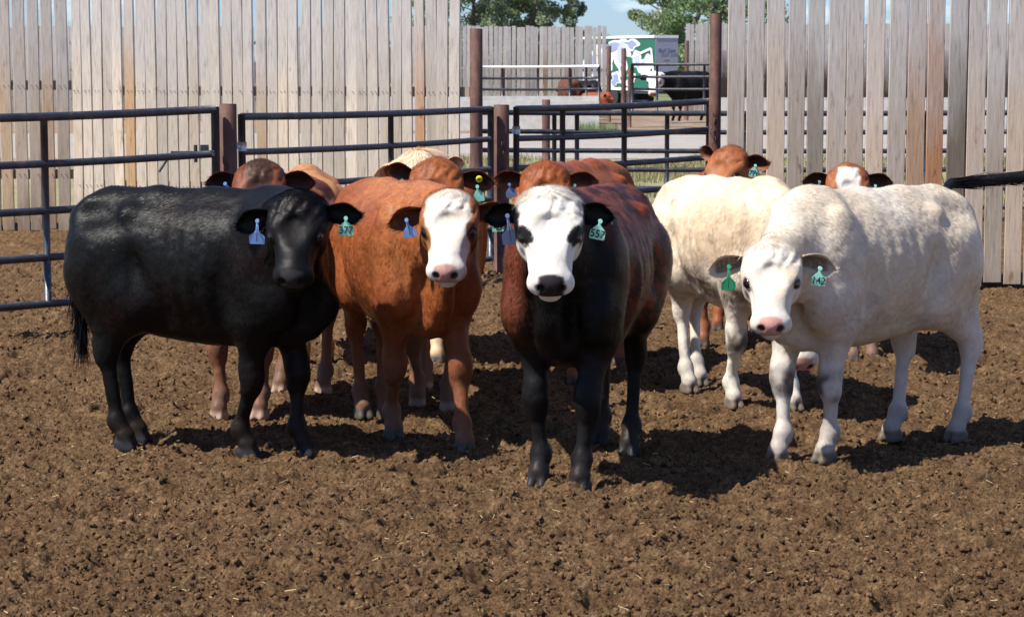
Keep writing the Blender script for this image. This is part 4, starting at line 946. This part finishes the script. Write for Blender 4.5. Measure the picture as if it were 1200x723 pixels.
# 4 cream calf, head lowered
a, b, c, d = g(930, 480), g(860, 477), g(820, 451), g(808, 459)
cow('cream_calf', 'cream calf with warm tan tinge and lowered head, half behind the front white calf', mid(a, b), mid(c, d), s=.97, feet=dict(FL=a, FR=b, HL=c, HR=d), poll=at(938, 328, 9.95), fyaw=4, fpitch=74, hs=.97,
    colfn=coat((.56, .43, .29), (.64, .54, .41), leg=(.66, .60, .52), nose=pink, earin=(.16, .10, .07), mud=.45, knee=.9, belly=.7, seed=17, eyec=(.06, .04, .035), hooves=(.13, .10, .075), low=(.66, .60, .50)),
    hair=70000, seed=4, bulk=1.0, backz=-.01, earL=.13, ears={1: dict(back=.5), -1: dict(back=.5)}, hairL=1.3, tail='none')
# 5 white calf on the right
a, b, c, d = g(966, 541), g(911, 541), g(1120, 516), g(1044, 515)
tailw = [at(1112, 217, 9.75), at(1125, 215, 9.85), at(1160, 211, 9.9), at(1205, 207, 9.95), at(1250, 205, 10.0)]
cow('white_calf', 'off-white calf at front right with two green ear tags and dark tail swung out', mid(a, b), mid(c, d), s=1.0, feet=dict(FL=a, FR=b, HL=c, HR=d), poll=at(905, 280, 8.62), fyaw=-7, fpitch=54, hs=.91,
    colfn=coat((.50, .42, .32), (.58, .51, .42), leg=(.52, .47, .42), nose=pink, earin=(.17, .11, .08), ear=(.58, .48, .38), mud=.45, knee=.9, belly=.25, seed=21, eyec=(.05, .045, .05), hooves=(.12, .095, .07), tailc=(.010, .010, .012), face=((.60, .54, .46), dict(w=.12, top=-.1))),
    hair=100000, seed=5, bulk=.96, ears={1: dict(back=.15, up=.10, z=.04), -1: dict(back=.10, up=-.05, z=.05)}, earL=.178, tail=tailw,
    tags=[dict(side=1, col='green', num='142', u=.62, w=.056, h=.050, neck=.020, dz=.016, roll=6), dict(side=-1, col='dgreen', u=.50, w=.056, h=.050, neck=.045, dz=.005, stem=1)])
# calves behind
cow('dark_brown_calf', 'reddish brown calf with dark forehead peeking over the black calf', mid(g(304, 490), g(256, 492)), mid(g(304, 490), g(256, 492))+np.array([.22, .80]), s=.98, feet=dict(FL=g(304, 490), FR=g(256, 492)), poll=at(304, 187, 9.85), fyaw=2, fpitch=52, hs=.93,
    colfn=coat((.18, .058, .024), (.13, .042, .020), leg=(.16, .07, .04), face=((.055, .028, .02), dict(w=.062, top=-.1)), nose=(.03, .02, .02), earin=(.03, .014, .010), ear=(.08, .03, .016), mud=.5, seed=31, hooves=(.3, .2, .15)),
    vox=.010, hair=40000, seed=6, ears={1: dict(back=.1, up=.05, z=.15), -1: dict(back=.1, up=.02, z=.15)}, tags=[dict(side=-1, col='blue', u=.42, w=.05, h=.045, neck=.03, dz=.012, roll=-38)], tail='none')
cow('tan_calf', 'golden tan calf, rump showing between the dark brown head and the rust brown calf', mid(g(384, 427), g(356, 428))+np.array([-.12, .8]), mid(g(384, 427), g(356, 428)), s=.93, feet=dict(HR=g(384, 427), HL=g(356, 428)), poll=at(360, 205, 13.6), fyaw=160, fpitch=40, hs=.9,
    colfn=coat((.34, .16, .07), (.27, .11, .045), nose=(.3, .15, .12), seed=37, mud=.3), vox=.013, hair=20000, seed=7, tail='none')
cow('red_calf', 'red brown calf with a yellow button in one ear, peeking over the white-faced brown calf', mid(g(525, 481), g(489, 477)), mid(g(525, 481), g(489, 477))+np.array([-.0, .78]), s=1.0, feet=dict(FL=g(525, 481), FR=g(489, 477), HR=g(498, 457)), poll=at(511, 185, 10.15), fyaw=-3, fpitch=58, hs=.98,
    colfn=coat((.20, .060, .021), (.26, .082, .028), leg=(.20, .085, .045), nose=(.35, .18, .15), earin=(.035, .016, .011), ear=(.16, .05, .022), mud=.4, seed=41, hooves=(.3, .22, .16), eyepatch={-1: (.185, .084, .045, .026, (.42, .24, .15), 0)}),
    vox=.010, hair=40000, seed=8, ears={1: dict(back=.05, up=-.02, z=.12), -1: dict(back=.05, up=.22, z=.35)}, tags=[dict(side=1, col='green', u=.55, w=.05, h=.05, neck=.02, dz=.03, roll=-8), dict(side=1, button=1, u=.60, dz=-.004), dict(side=-1, col='dgreen', u=.42, w=.046, h=.045, neck=.02, dz=.03, roll=-18)], tail='none')
cow('cream_calf', 'cream calf with curly pale poll showing only above the red brown calf', mid(g(470, 425), g(505, 425)), mid(g(470, 425), g(505, 425))+np.array([.05, .8]), s=1.02, poll=at(496, 180, 11.8), fyaw=10, fpitch=66, hs=.95,
    colfn=coat((.62, .44, .27), (.68, .54, .38), nose=pink, earin=(.3, .18, .12), seed=47, mud=.3), vox=.012, hair=45000, seed=9, hairL=1.6, tuft=.05, ears={1: dict(up=.35, z=.3), -1: dict(up=.1)}, tail='none')
cow('red_calf', 'bright red calf peeking over the head of the nearest white-faced calf', (.19, 11.15), (.50, 12.0), s=.99, poll=at(639, 189, 10.85), fyaw=-2, fpitch=60, hs=.98,
    colfn=coat((.22, .060, .020), (.28, .082, .028), nose=(.3, .15, .12), earin=(.045, .018, .012), ear=(.20, .06, .025), mud=.3, seed=53), vox=.010, hair=45000, seed=10, backz=.02,
    ears={1: dict(back=.05, up=.02, z=.15), -1: dict(back=.05, up=.08, z=.15)}, tags=[dict(side=-1, col='slate', u=.50, w=.055, h=.045, neck=.02, dz=.025, roll=-12), dict(side=1, col='green', u=.30, w=.05, h=.045, neck=.015, dz=.02, roll=20)], tail='none')
cow('red_calf', 'red calf looking left over the back of the cream calf', (1.20, 12.62), (1.36, 13.4), s=.94, poll=at(853, 170, 12.25), fyaw=-38, fpitch=55, hs=.98,
    colfn=coat((.21, .060, .021), (.29, .105, .04), nose=(.3, .15, .12), earin=(.05, .02, .014), ear=(.18, .06, .025), mud=.3, seed=59), vox=.010, hair=45000, seed=11, backz=-.02,
    ears={1: dict(back=.05, up=.05, z=.15), -1: dict(back=.0, up=.35, z=.5)}, tags=[dict(side=1, col='green', num='776', u=.5, w=.058, h=.055, neck=.014, dz=.02, roll=8)], tail='none')
cow('red_white_faced_calf', 'red calf with white blaze peeking over the back of the white calf at right', mid(g(1006, 424), g(1024, 424))+np.array([0, .0]), mid(g(1006, 424), g(1024, 424))+np.array([.03, .8]), s=.87, backz=-.03, feet=dict(FR=g(1000, 424), FL=g(1022, 424)), poll=at(994, 191, 11.35), fyaw=-6, fpitch=60, hs=.98,
    colfn=coat((.22, .07, .03), (.26, .09, .035), leg=(.20, .11, .08), face=((.62, .57, .5), dict(w=.062, n=-.2, top=.0)), nose=pink, earin=(.035, .016, .011), ear=(.10, .035, .02), mud=.4, seed=61), vox=.010, hair=40000, seed=12,
    ears={1: dict(back=.05, up=.02, z=.05), -1: dict(back=.05, up=.0, z=.1)}, tags=[dict(side=-1, col='steel', num='8', u=.42, w=.046, h=.045, neck=.02, dz=.01), dict(side=1, col='green', u=.40, w=.05, h=.045, neck=.02, dz=.03, roll=25)], tail='none')
# yellow button of the red calf's ear
# far pen
FG = 'cattle in the far pen'
def fp(px, Y): return np.array([at(px, 100, Y).x, Y])
cow('black_cow', 'big black cow with a white face standing in the far pen', fp(790, 59.4), fp(828, 60.0), s=1.20, poll=at(767, 83, 59.0), fyaw=-14, fpitch=66, hs=1.35, group=FG,
    colfn=coat(black, (.014, .012, .012), face=(white, dict(w=.13, top=-.1, n=-.2)), seed=71), vox=.03, hair=0, tail='none', seed=20)
cow('brown_calf', 'brown calf turned away behind the far white-topped rail', fp(664, 59.3), fp(672, 58.5), s=1.05, poll=at(662, 100, 60.0), fyaw=190, fpitch=60, group=FG, colfn=coat((.12, .05, .03), (.10, .04, .03), seed=73), vox=.03, hair=0, tail='none', seed=21)
cow('black_calf', 'small black calf facing right behind the far white-topped rail', fp(692, 58.6), fp(676, 58.9), s=.98, poll=at(697, 97, 58.3), fyaw=40, fpitch=50, group=FG, colfn=coat(black, (.02, .016, .018), seed=74), vox=.03, hair=0, tail='none', seed=22)
cow('red_calf', 'small red calf with low head beside the far feed rail', fp(706, 57.9), fp(694, 58.0), s=.72, poll=at(713, 108, 57.7), fyaw=50, fpitch=40, group=FG, colfn=coat((.22, .06, .03), (.2, .06, .03), seed=75), vox=.03, hair=0, tail='none', seed=23)
